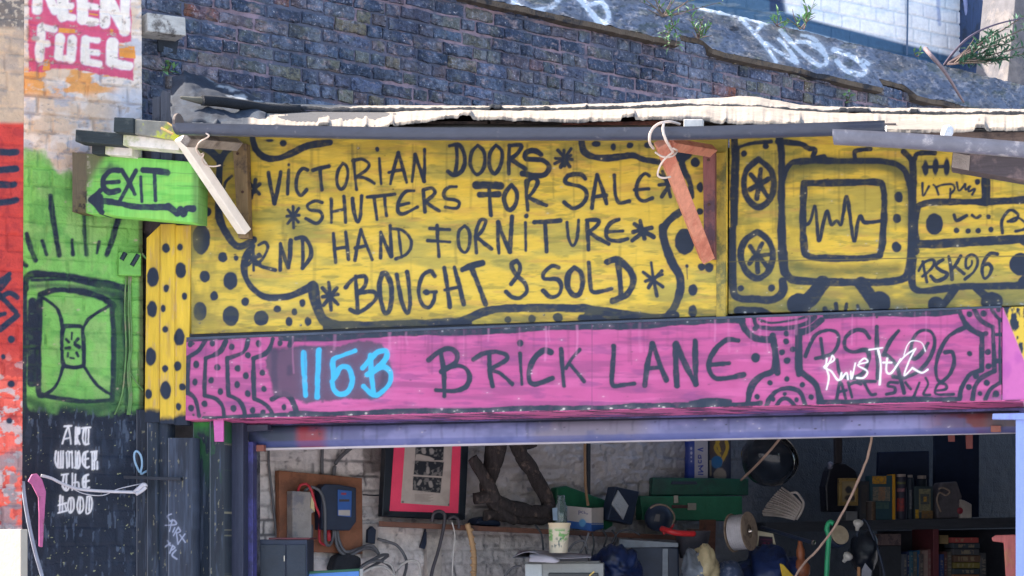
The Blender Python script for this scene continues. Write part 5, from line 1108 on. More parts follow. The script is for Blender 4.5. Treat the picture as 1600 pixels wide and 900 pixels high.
for k in range(9): mb.lathe(W.hit(735 + 5 * math.sin(k * .35), 828 + k * 11, .33), [(.012, -.010), (.022, 0), (.012, .010)], 8)
single('bead_cord', 'tan knotted cord hanging from the left end of the shelf', 'cord', mb, plain('tan_cord', A(186, 150, 112), .8), sm=True)
mb = MB().ptube(W, [(706, 815, .33), (711, 838, .34), (708, 870, .34), (706, 930, .34)], .004)
single('string', 'thin white string hanging from the shelf', 'string', mb, CABW, sm=True)
mb = MB().ptube(W, [(675, 815, .33), (678, 802, .34), (688, 799, .34), (695, 806, .34), (692, 830, .34), (685, 860, .34), (676, 890, .34), (668, 930, .34)], .010).ptube(W, [(700, 812, .33), (708, 807, .34), (716, 812, .34), (717, 826, .34)], .009)
single('hose', 'dark grey hose bent over the edge of the shelf under the picture', 'hose', mb, plain('dark_hose', A(70, 66, 72), .6), sm=True)
mb = MB().ppoly(W, [(657, 856), (664, 858), (672, 832), (666, 826)], .04, .02)
single('wall_hook', 'dark hook on the wall below the picture', 'hook', mb, NAVY, .002)
# driftwood
DW = plain('driftwood', A(62, 56, 58), .9, lo=.5, hi=1.4, vs=20, vst=(3, 3, .5), c2=A(112, 96, 90), c2t=.60, c2s=16, bs=36, bst=1.0, bstretch=(3, 3, .6))
mb = MB()
for pts, r0, r1 in (([(800, 680, .25), (812, 705, .25), (830, 735, .22), (846, 762, .2), (858, 790, .18), (864, 812, .18)], .050, .036), ([(776, 680, .2), (772, 715, .2), (764, 745, .2), (760, 772, .22), (776, 796, .24), (805, 814, .24)], .062, .03),
                    ([(738, 716, .22), (750, 735, .24), (764, 760, .26), (772, 782, .26)], .03, .045), ([(742, 780, .24), (764, 778, .26), (790, 790, .24), (828, 800, .22), (862, 796, .2)], .036, .05), ([(758, 806, .25), (790, 808, .22), (835, 812, .2), (856, 806, .2)], .03, .04), ([(802, 690, .24), (822, 696, .26), (836, 692, .28)], .03, .02)):
    mb.ptube(W, pts, .04, 16, 9, rs=[r0, r1])
mb.rough(.016, 16)
o = single('driftwood', 'dark twisted driftwood branches standing on the shelf', 'driftwood', mb, DW, sm=True)
mb = MB().ppoly(W, [(744, 820), (786, 823), (782, 812), (764, 807), (748, 810)], .22, .12)
single('black_dish', 'small black dish under the driftwood', 'dish', mb, NAVY, .02)
# green case and things on the shelf
single('green_case', 'slanted dark green case lid leaning on the wall above the carton', 'case', MB().ppoly(W, [(868, 816), (948, 828), (958, 822), (960, 786), (886, 759), (870, 762)], .14, .07), plain('green_paint', A(22, 96, 66), .5, c2=A(18, 74, 56)), .01)
mb = MB().ptube(W, [(914, 680, .22), (914, 720, .22), (915, 760, .22), (919, 790, .24)], .009)
single('wooden_rod', 'thin pale wooden rod hanging before the whitewashed wall', 'rod', mb, plain('pale_rod', A(150, 120, 92), .7))
single('dark_pipe', 'dark upright pipe on the whitewashed wall beside the pale rod', 'pipe', MB().ptube(W, [(919.5, 680, .06), (919, 790, .06)], .014), plain('dark_pipe', A(30, 36, 48), .6))
bx = thing('carton', 'white and blue carton printed with small blue letters standing on the shelf', 'box'); Yb = SY(924, .30)
cv = face([(882, 790, Yb + .06), (924, 794, Yb), (924, 830, Yb), (882, 824, Yb + .06)], .5); U, V = cv.U, cv.V; cv.fill(A(196, 190, 192)); bl_ = V > 813 + (U - 882) * .11; cv.blend(bl_ * 1.0, A(36, 88, 168))
cv.dot(910, 817, 5.5, 6, A(96, 160, 216)); cv.blend(.4 * (1 - sstep(884, 892, U)), A(150, 160, 200))
cv.draw('8;995,65 995,112|7;995,68 1012,68 1018,85 998,92|7;1048,70 1032,72 1030,90 1050,96|7;1062,68 1064,96|7;1064,96 1078,92 1082,96|8;1090,104 1108,104', 780, 790, 8, A(50, 62, 128), .4, 0)
part(bx, 'front', cv.mesh('front', CARD, (.03, .15, 0)), None)
cv = face([(924.3, 794, Yb), (943, 793, Yb + .12), (943, 826, Yb + .12), (924.3, 830, Yb)], .5); U, V = cv.U, cv.V; cv.fill(A(186, 178, 174)); cv.blend((V > 817) * 1.0, A(36, 80, 150)); cv.blend((abs(V - 819) < .8) * .7, A(180, 186, 200))
part(bx, 'side', cv.mesh('side', CARD, (-.02, .03, 0)), None)
Yp = 9.55
def glass(name, c, r=.08):
    m, t, b = base_mat(name, r); b.inputs['Base Color'].default_value = (*[float(x) for x in c], 1); b.inputs['Transmission Weight'].default_value = .85; return m
bt = thing('bottle', 'clear glass bottle with blue label behind the paper cup', 'bottle')
c = pt(877, 818, SY(877, .28)); m_ = SY(877, .28) / FPX
part(bt, 'glass', MB().lathe(c, [(9 * m_, 0), (9.5 * m_, 3 * m_), (9.5 * m_, 26 * m_), (7 * m_, 32 * m_), (6 * m_, 36 * m_), (6 * m_, 44 * m_)], 18), glass('bottle_glass', (.55, .68, .7)), sm=True)
part(bt, 'label', MB().ppoly(Fr(870, SY(877, .28) - .04, 0), [(864, 813), (871, 813), (871, 793), (863, 794)], 0, .002), plain('bottle_label', A(150, 176, 206), .5))
pr = thing('printer', 'grey office printer at the bottom of the doorway with papers on top', 'printer'); Cp = Fr(883, Yp, -4); m_ = Cp.m
part(pr, 'body', MB().box(Cp, -62 * m_, 60 * m_, .9, EYE - 40 * m_, -.3, 0).box(Cp, -56 * m_, 54 * m_, EYE - 40 * m_, EYE - 37 * m_, -.28, -.02), plain('printer_grey', A(150, 154, 154), .5, lo=.9, hi=1.08), .008)
part(pr, 'left_cover', MB().box(Cp, -62.5 * m_, -36 * m_, .9, EYE - 41 * m_, -.2, .01), plain('printer_pale', A(186, 194, 198), .5, lo=.95, hi=1.04), .006)
part(pr, 'tray', MB().box(Cp, -26 * m_, 52 * m_, .9, EYE - 55 * m_, .0, .012), plain('printer_dark', A(70, 72, 74), .5), .006)
part(pr, 'light', MB().ppoly(Cp, [(920, 899), (922, 900), (929, 894), (928, 892)], .02, .005), plain('yellow_label', A(240, 206, 110), .4))
def curved(rows, nm, mat, th=.002):
    a = np.array([[pt(*p) for p in smooth(r, 6)] for r in rows]); cv = Canvas(a); cv.fill(A(186, 182, 192)); return cv.mesh(nm, mat, (0, 0, -th))
pp = thing('paper_stack', 'curled white papers lying on the printer under the cup', 'papers')
part(pp, 'sheet', curved([[(812, 860, 9.75), (850, 860, 9.75), (880, 863, 9.75), (924, 866, 9.75)], [(806, 868, 9.5), (836, 861, 9.5), (862, 868, 9.5), (924, 870, 9.5)], [(800, 871, 9.4), (826, 862, 9.4), (866, 872, 9.4), (924, 870.5, 9.4)]], 'sheet', CARD), None)
part(pp, 'sheet', curved([[(828, 862, 9.44), (850, 864, 9.40), (866, 869, 9.38), (874, 874, 9.38)], [(827, 870, 9.42), (850, 872, 9.36), (866, 875, 9.34), (874, 876, 9.36)], [(827, 877, 9.40), (850, 878, 9.36), (866, 879, 9.36), (873, 877, 9.36)]], 'sheet', CARD), None)
part(pp, 'folder', MB().box(Cp, -40 * m_, 36 * m_, EYE - 36.8 * m_, EYE - 31 * m_, -.24, -.02), plain('folder', A(60, 64, 74), .6), .002)
cu = thing('paper_cup', 'white cup with green leaf print standing on the papers', 'cup'); Yc = 9.5; m_ = Yc / FPX
th_ = np.linspace(0, 2 * np.pi, 90)[None, :]; hh = np.linspace(1, 0, 60)[:, None]; rr = (14 + 3 * hh + .9 * (hh > .93)) * m_
P = np.stack([(872 - CU) * m_ + rr * np.sin(th_) + .008 * hh, Yc + rr * np.cos(th_), EYE + (CV - 864) * m_ + hh * 47 * m_ + 0 * th_], -1)[:, ::-1]
cv = Canvas(P); U, V = cv.U, cv.V; cv.fill(A(224, 214, 190)); lm = sstep(.50, .58, fbm(U / 5, V / 4, 4)) * sstep(824, 830, V) * (1 - sstep(842, 848, V)); cv.blend(lm * .9, A(110, 176, 96)); cv.blend(.8 * sstep(.56, .62, fbm(U / 2.2, V / 7, 8)) * sstep(838, 842, V) * (1 - sstep(852, 858, V)), A(74, 96, 104))
cv.blend(.4 * (1 - sstep(822, 828, V)), A(236, 206, 160))
part(cu, 'body', cv.mesh('body', CARD), None)
part(cu, 'inside', MB().lathe(((872 - CU) * m_ + .006, Yc, EYE + (CV - 864) * m_), [(13.5 * m_, .002), (16.4 * m_, 43 * m_)], 24), plain('cup_inside', A(200, 190, 170), .7))
lp = thing('work_lamp', 'square black work lamp with crumpled silver reflector leaning on the shelf', 'lamp')
part(lp, 'housing', MB().ppoly(W, [(950, 812), (988, 820), (999, 768), (962, 760)], .28, .08), NAVY, .006)
m, t, b = base_mat('crinkled_foil', .32, .9); b.inputs['Base Color'].default_value = (.55, .54, .55, 1); add_bump(t, b, 120, 1.0, dist=.01)
part(lp, 'reflector', MB().ppoly(W, [(956, 788), (974, 812), (982, 790), (966, 766)], .289, .008), m)
tb = thing('toolbox', 'open green metal toolbox with steel latch on the shelf', 'toolbox'); GB = plain('toolbox_green', A(16, 104, 76), .45, lo=.85, hi=1.1, c2=A(60, 92, 80), c2t=.7, c2s=14); TB = Fr(1085, SY(1085, .26), 12)
part(tb, 'body', MB().ppoly(TB, [(1004, 812), (1160, 814), (1160, 775), (1000, 775)], 0, .22), GB, .006)
part(tb, 'lid', MB().ppoly(TB, [(1018, 774), (1170, 774), (1170, 748), (1020, 746)], -.10, .08), plain('toolbox_lid', A(20, 84, 70), .45, c2=A(24, 66, 62)), .006)
part(tb, 'handle', MB().ppoly(TB, [(1048, 757), (1090, 757), (1088, 752), (1050, 752)], -.09, .01), NAVY, .002)
part(tb, 'latch', MB().prect(TB, 1053, 774, 1060, 786, .012, .012), plain('latch_steel', A(150, 146, 140), .35, .8), .002)
part(tb, 'latch', MB().prect(TB, 1075, 786, 1088, 797, .012, .012), plain('latch_steel', A(150, 146, 140), .35, .8), .002)
part(tb, 'strap', MB().prect(TB, 1050, 789, 1075, 794, .008, .008), plain('leather', A(84, 56, 60), .7), .001)
tl = thing('tall_carton', 'tall blue and silver carton with upright lettering behind the toolbox', 'box'); TC = Fr(1095, SY(1095, .12), 10)
cv = Canvas(quad_grid(TC, [(1076, 640), (1106, 640), (1106, 748), (1076, 748)], 0, .5)); U, V = cv.U, cv.V; cv.fill(A(160, 158, 166)); cv.blend((U < 1085.5) * 1.0, A(28, 52, 132)); cv.draw('o;120,100,14,20 122,160,12,18 120,212,12,16 122,262,10,12', 1065, 688, 8, A(170, 172, 190), .5)
cv.draw('13;1100,82 1042,98|13;1042,98 1100,118|11;1048,170 1046,200 1070,206 1075,180 1060,168|9;1085,206 1046,208|11;1080,232 1078,262 1050,262 1046,234|12;1100,300 1046,306|11;1100,300 1060,340|11;1060,340 1100,375|12;1100,375 1046,380|12;1046,405 1100,410', 960, 690, 7.965, A(38, 56, 140), .5, 0)
part(tl, 'box', cv.mesh('box', CARD, back(TC, .1)), None)
tl = thing('game_box', 'dark printed box with orange flames and blue ball behind the toolbox', 'box'); TC2 = Fr(1125, SY(1125, .10), 10)
cv = Canvas(quad_grid(TC2, [(1107, 640), (1142, 640), (1142, 748), (1107, 748)], 0, .5)); U, V = cv.U, cv.V; cv.fill(A(34, 46, 70)); cv.poly([(1108, 650), (1138, 650), (1136, 712), (1126, 722), (1108, 716)], A(90, 74, 70), 1.5, .8, 4)
cv.draw('16;490,60 470,100 500,150|22;540,60 545,110 500,200|14;480,60 500,120', 1000, 675, 4, A(196, 160, 56), .8, .1); cv.dot(1120, 722, 9, 10, A(40, 108, 160)); cv.dot(1125, 742, 10, 11, A(150, 140, 128)); cv.draw('10;440,180 442,270', 1000, 675, 4, A(140, 130, 110), .6)
part(tl, 'box', cv.mesh('box', CARD, back(TC2, .1)), None)
rd = thing('hand_tool', 'black hand tool with a pale cord curled round it on the shelf', 'tool'); Yr = SY(1030, .34)
part(rd, 'body', MB().lathe(pt(1030, 808, Yr), [(.02, -.05), (.085, -.045), (.09, 0), (.05, .035), (.02, .045)], 22, (.2, -.95, .2)), NAVY, sm=True)
part(rd, 'grille', MB().ppoly(Fr(1026, Yr - .06, 0), [(1022, 814), (1030, 815), (1032, 804), (1025, 803)], 0, .01), plain('grille', A(86, 84, 92), .5))
part(rd, 'cord', MB().tube(smooth([pt(*p) for p in ((1016, 794, Yr - .06), (1026, 789, Yr - .07), (1040, 790, Yr - .07), (1051, 800, Yr - .06), (1054, 810, Yr - .05), (1050, 822, Yr - .05))], 6), .006), plain('cord_dull', A(140, 124, 112), .7), sm=True)
mb = MB().tube(smooth([pt(*p) for p in ((1034, 826, 10.15), (1046, 830, 10.1), (1060, 833, 10.1), (1085, 834, 10.15))], 5), .018, 8, None)
mb.tube(smooth([pt(*p) for p in ((1052, 820, 10.2), (1048, 826, 10.15), (1036, 834, 10.15))], 5), .008, 6)
single('pliers', 'red handled pliers lying on the edge of the shelf', 'tool', mb, plain('red_plastic', A(190, 40, 46), .4), sm=True)
for q, Yq in (((940, 826), (948, 840), (944, 856), (956, 870)), 10.15), (((956, 828), (964, 842), (958, 858), (970, 872)), 10.2), (((836, 820), (846, 835), (849, 860)), 10.0), (((925, 832), (928, 850), (924, 870)), 10.0), (((1000, 836), (984, 828), (966, 832), (956, 850)), 10.0), (((905, 836), (914, 850), (917, 868)), 10.0):
    single('cable', 'thin black cable hanging below the wall shelf behind the cup', 'cable', MB().tube(smooth([pt(u, v, Yq) for u, v in q], 5), .006), CABK, sm=True, group='black cables below the shelf')
for q in (((888, 862), (896, 850), (912, 845), (918, 860)), ((920, 832), (914, 850), (906, 866)), ((785, 905), (800, 888), (815, 884))):
    single('cable', 'thin pale grey cable curling behind the paper cup', 'cable', MB().tube(smooth([pt(u, v, 9.8) for u, v in q], 5), .007), CABG, sm=True, group='grey cables behind the cup')
# under the shelf
bp_ = thing('blue_bag', 'dark blue shiny bag hanging under the shelf beside the cup', 'bag')
def blob(u, v, Y, ru, rv, rd_, seed, amp=.12, n=26):
    th = np.linspace(0, 2 * np.pi, n)[None, :]; ph = np.linspace(.02, np.pi - .02, n)[:, None]; m = Y / FPX
    d = 1 + amp * 2 * (fbm(np.cos(th) * np.sin(ph) * 2.2 + 5, np.cos(ph) * 2.2 + np.sin(th) * np.sin(ph) * 1.7, seed) - .5)
    P = np.stack([(u - CU) * m + ru * m * d * np.sin(ph) * np.cos(th), Y - rd_ * d * np.sin(ph) * np.sin(th), EYE + (CV - v) * m + rv * m * d * np.cos(ph) + 0 * th], -1)
    V = P.reshape(-1, 3); I = np.arange(n * n).reshape(n, n); Qd = np.stack([I[1:, :-1], I[1:, 1:], I[:-1, 1:], I[:-1, :-1]], -1).reshape(-1, 4)
    mb = MB(); mb.add(V.tolist(), Qd.tolist()); return mb
BLU = plain('blue_cloth', A(24, 44, 92), .45, c2=A(18, 30, 62), bs=14, bst=1.0, c2s=9)
part(bp_, 'body', blob(962, 888, 10.0, 36, 34, .14, 3, .5, 44), BLU, sm=True)
single('plaid_cloth', 'blue and white checked cloth bundle at the bottom edge', 'cloth', blob(1138, 905, 10.2, 24, 30, .14, 6, .15), plain('plaid', A(60, 74, 104), .9, c2=A(120, 126, 146), c2s=26, bs=50), sm=True)
bg = thing('blue_sack', 'blue sack with a yellow patch standing under the cable spool', 'sack')
part(bg, 'body', blob(1205, 908, 10.4, 54, 48, .2, 9, .45, 44), BLU, sm=True)
part(bg, 'patch', MB().ppoly(Fr(1232, 10.19, 0), [(1218, 880), (1224, 882), (1242, 902), (1240, 930), (1228, 930), (1222, 900)], .02, .01), plain('yellow_patch', A(206, 170, 40), .6), .004)
tvb = thing('black_television', 'old black television with silver top edge under the shelf', 'television'); TV = Fr(1010, 10.3, -6)
part(tvb, 'case', MB().ppoly(TV, [(985, 930), (1062, 930), (1060, 856), (986, 850)], 0, .25), NAVY, .008)
part(tvb, 'top_edge', MB().ppoly(TV, [(966, 856), (1060, 855), (1060, 848), (968, 842)], .03, .2), plain('silver_edge', A(112, 120, 132), .4, .3), .003)
part(tvb, 'side_strip', MB().ppoly(TV, [(1034, 930), (1044, 930), (1044, 857), (1035, 857)], .012, .01), plain('silver_edge', A(112, 120, 132), .4, .3), .002)
pk = thing('wrapped_parcel', 'cream parcel wrapped in clear plastic at the bottom edge', 'parcel')
part(pk, 'parcel', blob(1098, 893, 10.1, 24, 36, .10, 12, .5, 40), plain('cream_stuff', A(196, 180, 142), .55, c2=A(160, 144, 112), bs=18, bst=.8), sm=True)
part(pk, 'wrapping', blob(1088, 898, 10.08, 22, 32, .08, 15, .6, 40), plain('plastic_sheen', A(120, 128, 140), .25, c2=A(60, 70, 84), bs=20, bst=1.0), sm=True)
mb = MB().ppoly(W, [(1102, 930), (1116, 930), (1119, 812), (1102, 812)], .34, .06).ppoly(W, [(1100, 838), (1104, 838), (1104, 828), (1080, 826), (1080, 830)], .36, .04)
single('shelf_upright', 'brown timber upright at the right end of the shelf', 'post', mb, SHW, .003)
single('bucket', 'dark grey bucket under the right end of the shelf', 'bucket', MB().lathe(pt(1082, 872, 10.35), [(.075, 0), (.11, .16), (.112, .165)], 22), plain('bucket', A(66, 66, 76), .5), sm=True)
# cable spool
sp = thing('cable_spool', 'round spool of white wire with cardboard ends', 'spool'); ax = Vector((.84, -.52, .10)).normalized(); c = Vector(pt(1170, 830, 10.25)); L = .11; R_ = .118
CB = plain('spool_card', A(150, 132, 114), .8, c2=A(122, 104, 92), c2s=18)
def ring(c, r0, r1, th, a): return MB().lathe(c, [(r0, 0), (r1, 0), (r1, th), (r0, th), (r0, 0)], 34, a)
o = part(sp, 'flange', ring(c, .042, R_, .006, ax), CB); o = part(sp, 'flange', ring(c - ax * L, .042, R_, .006, ax), CB)
wr = MB()
for k in range(13): wr.lathe(c - ax * (L - .012 - k * .0075), [(.09, -.004), (.108 - .004 * (k % 2), 0), (.09, .004)], 30, ax)
part(sp, 'wire', wr, plain('wire_white', A(206, 204, 212), .5, bst=0), sm=True)
part(sp, 'core', MB().lathe(c - ax * .10, [(.044, 0), (.044, .1)], 20, ax), NAVY)
part(sp, 'hub_bolt', MB().lathe(c, [(.004, .0), (.014, .004), (.006, .02)], 10, ax), plain('bolt', A(220, 214, 206), .15, .9))
# cable coil, black pan, cards
co = MB(); kk = 7.965
st_ = [(650, 575), (625, 600), (600, 622), (580, 642), (560, 662), (540, 688), (520, 712), (500, 738), (480, 762), (462, 786), (450, 806), (432, 836), (418, 862), (410, 892), (420, 915)]
en_ = [(905, 790), (900, 806), (895, 822), (890, 838), (884, 852), (876, 868), (870, 882), (860, 894), (854, 906), (846, 920), (838, 932), (832, 944), (828, 952), (820, 962), (812, 968)]
for i, (a, b) in enumerate(zip(st_, en_)):
    co.tube(smooth([pt(1140 + a[0] / kk, 690 + a[1] / kk, 10.75), pt(1140 + (a[0] * .5 + b[0] * .5) / kk, 690 + (a[1] * .52 + b[1] * .48 - 14) / kk, 10.66 + .02 * (i % 2)), pt(1140 + b[0] / kk, 690 + b[1] / kk, 10.62)], 6), .0072, 6)
co.tube(smooth([pt(1140 + a / kk, 690 + b / kk, 10.6) for a, b in ((760, 640), (830, 635), (880, 690), (920, 770), (890, 880), (830, 970))], 6), .008, 6)
single('cable_coil', 'thick bundle of white cable coiled on the dark shelf', 'cable', co, plain('coil_white', A(176, 168, 166), .5, bst=0), sm=True)
pan = thing('black_pan', 'big glossy black pan hanging above the coiled cable', 'pan'); cP = Vector(pt(1198, 722, 10.6)); axp = Vector((-.45, -.6, -.45)).normalized()
m, t, b = base_mat('black_enamel', .12); b.inputs['Base Color'].default_value = (.012, .016, .024, 1)
part(pan, 'bowl', MB().lathe(cP, [(.02, .10), (.08, .095), (.14, .06), (.175, 0), (.18, -.07), (.172, -.07), (.165, 0)], 40, axp), m, sm=True)
part(pan, 'rim', MB().lathe(cP, [(.176, -.065), (.184, -.072), (.180, -.08), (.172, -.072)], 40, axp), plain('chrome', A(180, 176, 170), .15, .9), sm=True)
cd = thing('photo_card', 'bent white bordered photo card beside the cable spool', 'card')
cv = face([(1184, 829, 10.5), (1208, 834, 10.45), (1215, 861.5, 10.4), (1181, 861, 10.45)], .5); U, V = cv.U, cv.V; cv.fill(A(206, 200, 176)); cv.poly([(1186, 837), (1207, 839), (1209, 858), (1196, 859), (1184, 858)], A(34, 36, 54), .6, 1, .3); cv.poly([(1210, 850), (1212, 857), (1202, 858)], A(60, 70, 62), .6, 1, .3); cv.draw('4;390,420 530,430|o;440,470,10,8 420,468,5,5 490,470,6,6', 1140, 790, 8, A(128, 40, 84), .5)
part(cd, 'print', cv.mesh('print', CARD, (0, .004, 0)), None)
mb = MB().tube([pt(1190, 824, 10.6), pt(1230, 836, 10.3), pt(1270, 848, 10.0)], .012, 8)
ib = thing('iron_bar', 'dark iron bar with a bright bolt at its end', 'bar'); part(ib, 'bar', mb, NAVY); part(ib, 'bolt', MB().lathe(pt(1271, 848, 9.99), [(.002, -.01), (.016, -.006), (.016, .006), (.002, .01)], 8, (.6, -.7, -.2)), plain('chrome', A(180, 176, 170), .15, .9), .001)
gd = MB(); cg = pt(1253, 905, 10.3); m_ = 10.3 / FPX
gd.lathe(cg, [(7 * m_, 0), (13 * m_, 8 * m_), (14 * m_, 20 * m_), (9 * m_, 28 * m_), (5.5 * m_, 32 * m_), (7 * m_, 38 * m_), (6.5 * m_, 46 * m_), (4 * m_, 54 * m_), (3.5 * m_, 60 * m_), (2 * m_, 61 * m_)], 20, (-.05, 0, 1))
single('turned_wood', 'orange brown turned wooden ornament at the bottom edge', 'ornament', gd, plain('turned_wood', A(150, 88, 58), .45, c2=A(116, 66, 48), bs=20), sm=True)
ROPE = plain('rope', A(150, 126, 112), .9, bs=200, bst=.5)
mb = MB().tube(smooth([pt(*p) for p in ((1364, 670, 8.1), (1358, 705, 8.15), (1350, 730, 8.2), (1338, 758, 8.25), (1320, 795, 8.3), (1300, 830, 8.4), (1275, 862, 8.5), (1255, 882, 8.6), (1236, 912, 8.7))], 5), .0062, 8).rough(.004, 30)
single('rope', 'long beige rope hanging diagonally across the right of the doorway', 'rope', mb, ROPE, sm=True)
mb = MB().tube(smooth([pt(*p) for p in ((1226, 676, 9.0), (1205, 702, 9.2), (1180, 729, 9.4), (1158, 750, 9.8))], 5), .007, 8)
single('rope', 'short tight rope in front of the black pan', 'rope', mb, ROPE, sm=True)
mb = MB().tube(smooth([pt(*p) for p in ((1302, 818, 10.0), (1296, 816, 10.0), (1292, 826, 10.0), (1295, 840, 10.0), (1293, 870, 10.0), (1290, 930, 10.0))], 6), .015, 8, None)
single('green_strap', 'bright green plastic strap hanging at the right of the doorway', 'strap', mb, plain('green_plastic', A(40, 160, 110), .4), sm=True)
tn = thing('paint_tin', 'small tin with cream paper lid tilted beside the green strap', 'tin')
part(tn, 'can', MB().lathe(pt(1312, 838, 10.45), [(.05, -.07), (.062, -.06), (.062, .0)], 24, (.35, -.85, .3)), NAVY, sm=True)
part(tn, 'lid', MB().lathe(pt(1312, 836, 10.42), [(.001, 0), (.060, .0), (.060, .008), (.001, .010)], 24, (.35, -.85, .3)), plain('cream_paper', A(190, 176, 152), .7, c2=A(84, 104, 140), c2t=.62, c2s=14))
for (u, v, l) in ((1340, 818, 'white china door knob above the black bag'), (1321, 868, 'white china door knob left of the black bag')):  # loose china door knobs
    single('door_knob', l, 'knob', MB().lathe(pt(u, v + 6, 10.4), [(.012, -.02), (.014, 0), (.026, .012), (.032, .03), (.024, .044), (.004, .05)], 18, (.1, -.2, 1) if u > 1330 else (.5, -.3, .7)), plain('china', A(206, 204, 200), .25, bst=0), group='china knobs', sm=True)
bb = thing('leather_bag', 'black leather bag hanging among the tools at the right', 'bag')
part(bb, 'body', blob(1350, 862, 10.5, 22, 34, .12, 21, .2), plain('leather_black', A(24, 30, 42), .4, bs=18, bst=.7), sm=True)
part(bb, 'strap', MB().tube(smooth([pt(*p) for p in ((1338, 838, 10.42), (1350, 812, 10.42), (1364, 838, 10.42), (1378, 880, 10.4), (1386, 925, 10.4))], 6), .008), NAVY, sm=True)
single('note_paper', 'folded white paper stuck beside the leather bag', 'paper', MB().ppoly(Fr(1355, 10.3, 15), [(1345, 930), (1358, 930), (1362, 892), (1352, 880), (1347, 890)], 0, .004), plain('paper_dull', A(170, 172, 184), .7))
single('wooden_tool', 'pale wooden tool handle at the bottom edge', 'handle', MB().ppoly(Fr(1340, 10.25, 0), [(1339, 930), (1344.5, 930), (1344.5, 886), (1340, 886)], 0, .02), plain('handle_wood', A(176, 126, 84), .6), .003)
# picture frames and guitar
gf = thing('gilt_frame', 'small picture in a gilt frame leaning at the back of the shelf', 'picture'); GFr = Fr(1327, 11.2, 18)
mb = MB()
for q in ([(1312, 790), (1341, 790), (1341, 784), (1312, 784)], [(1312, 784), (1316, 784), (1316, 752), (1312, 752)], [(1337, 784), (1341, 784), (1341, 752), (1337, 752)], [(1312, 752), (1341, 752), (1341, 747), (1312, 747)]): mb.ppoly(GFr, q, 0, .03)
part(gf, 'frame', mb, plain('gilt', A(176, 150, 96), .35, .5, c2=A(110, 90, 62)), .002)
cv = Canvas(quad_grid(GFr, [(1316, 752), (1337, 752), (1337, 784), (1316, 784)], -.01, .5)); cv.fill(A(150, 136, 104)); cv.dot(1326, 765, 5, 6, A(50, 52, 60)); cv.dot(1328, 778, 8, 5, A(64, 60, 62))
part(gf, 'print', cv.mesh('print', CARD, back(GFr, .01)), None)
gt = thing('guitar', 'dark old guitar standing behind the gilt frame', 'guitar'); GT = Fr(1312, 11.4, 20)
part(gt, 'body', MB().ppoly(GT, [(1292, 800), (1345, 800), (1345, 760), (1338, 735), (1322, 724), (1304, 724), (1296, 735), (1290, 760)], 0, .09), plain('guitar_dark', A(36, 38, 48), .35), .01)
part(gt, 'neck', MB().ppoly(GT, [(1306, 724), (1316, 724), (1317, 660), (1305, 660)], .01, .03), plain('guitar_neck', A(54, 50, 54), .5), .004)
single('light_bulb', 'pale round lamp bulb on the wall left of the guitar', 'bulb', MB().lathe(pt(1297, 727, 11.3), [(.02, -.015), (.026, 0), (.02, .015)], 14, (1, 0, 0)), plain('pale_plastic', A(130, 132, 150), .5), sm=True)
# right hand shelving with tins, jars and books
BK = Fr(1390, 11.35, 10); SHD = plain('shelf_dark', A(52, 56, 66), .7, vst=(.5, .5, 4))
sh = thing('shelving', 'dark timber shelving full of tins and books at the right of the shop', 'shelving')
part(sh, 'top_shelf', MB().ppoly(BK, [(1196, 832), (1600, 824), (1600, 808), (1196, 816)], 0, .42), SHD, .003)
part(sh, 'upright', MB().ppoly(BK, [(1458, 930), (1467, 930), (1467, 826), (1458, 827)], -.01, .35), plain('maroon_wood', A(96, 46, 54), .6), .003)
part(sh, 'back_panel', MB().ppoly(BK, [(1372, 930), (1600, 930), (1600, 826), (1372, 830)], -.36, .02), plain('shelf_back', A(46, 48, 60), .8))
part(sh, 'bottom_shelf', MB().ppoly(BK, [(1372, 935), (1600, 935), (1600, 925), (1372, 925)], -.005, .35), SHD, .003)
sl_ = lambda u: 816 - (u - 1196) * .0198
def tin(name, label, cat, u0, u1, v0, cols, d=-.03, round_=False, lid=None, t=.10):
    th = thing(name, label, cat); vb = sl_((u0 + u1) / 2) - .2
    if round_:
        c = BK.hit((u0 + u1) / 2, vb, d - (u1 - u0) * BK.m / 2); r = (u1 - u0) / 2 * BK.m; h = (vb - v0) * BK.m
        ang = np.linspace(0, 2 * np.pi, 48)[None, :]; hh = np.linspace(1, 0, 40)[:, None]; P = np.stack([c[0] + r * np.sin(ang) + 0 * hh, c[1] + r * np.cos(ang) + 0 * hh, c[2] + h * hh + 0 * ang], -1)[:, ::-1]
        cv = Canvas(P)
    else: cv = Canvas(quad_grid(BK, [(u0, v0), (u1, v0), (u1, vb), (u0, vb)], d, .6))
    U, V = cv.U, cv.V; cv.fill(cols[0])
    for (a, b, c0, c1, cc) in cols[1:]: cv.blend(((U > u0 + a) & (U < u0 + b) & (V > v0 + c0) & (V < v0 + c1)) * (.55 + .45 * sstep(.4, .6, fbm(U / 2.5, V / 2, u0))), cc)
    part(th, 'body', cv.mesh('body', CARD, None if round_ else back(BK, t)), None)
    if lid: 
        c = BK.hit((u0 + u1) / 2, v0, d - (u1 - u0) * BK.m / 2); part(th, 'lid', MB().lathe(c, [(lid[0] * BK.m, 0), (lid[0] * BK.m, lid[1] * BK.m), (lid[0] * BK.m * .9, lid[1] * BK.m)], 20), plain('lid_' + name, lid[2], .5))
    elif round_: 
        c = BK.hit((u0 + u1) / 2, v0, d - (u1 - u0) * BK.m / 2); part(th, 'lid', MB().lathe(c, [((u1 - u0) / 2 * BK.m, -.002), ((u1 - u0) / 2.2 * BK.m, .004)], 20), plain('lid_' + name, A(120, 116, 110), .5))
T_ = A(36, 70, 84)
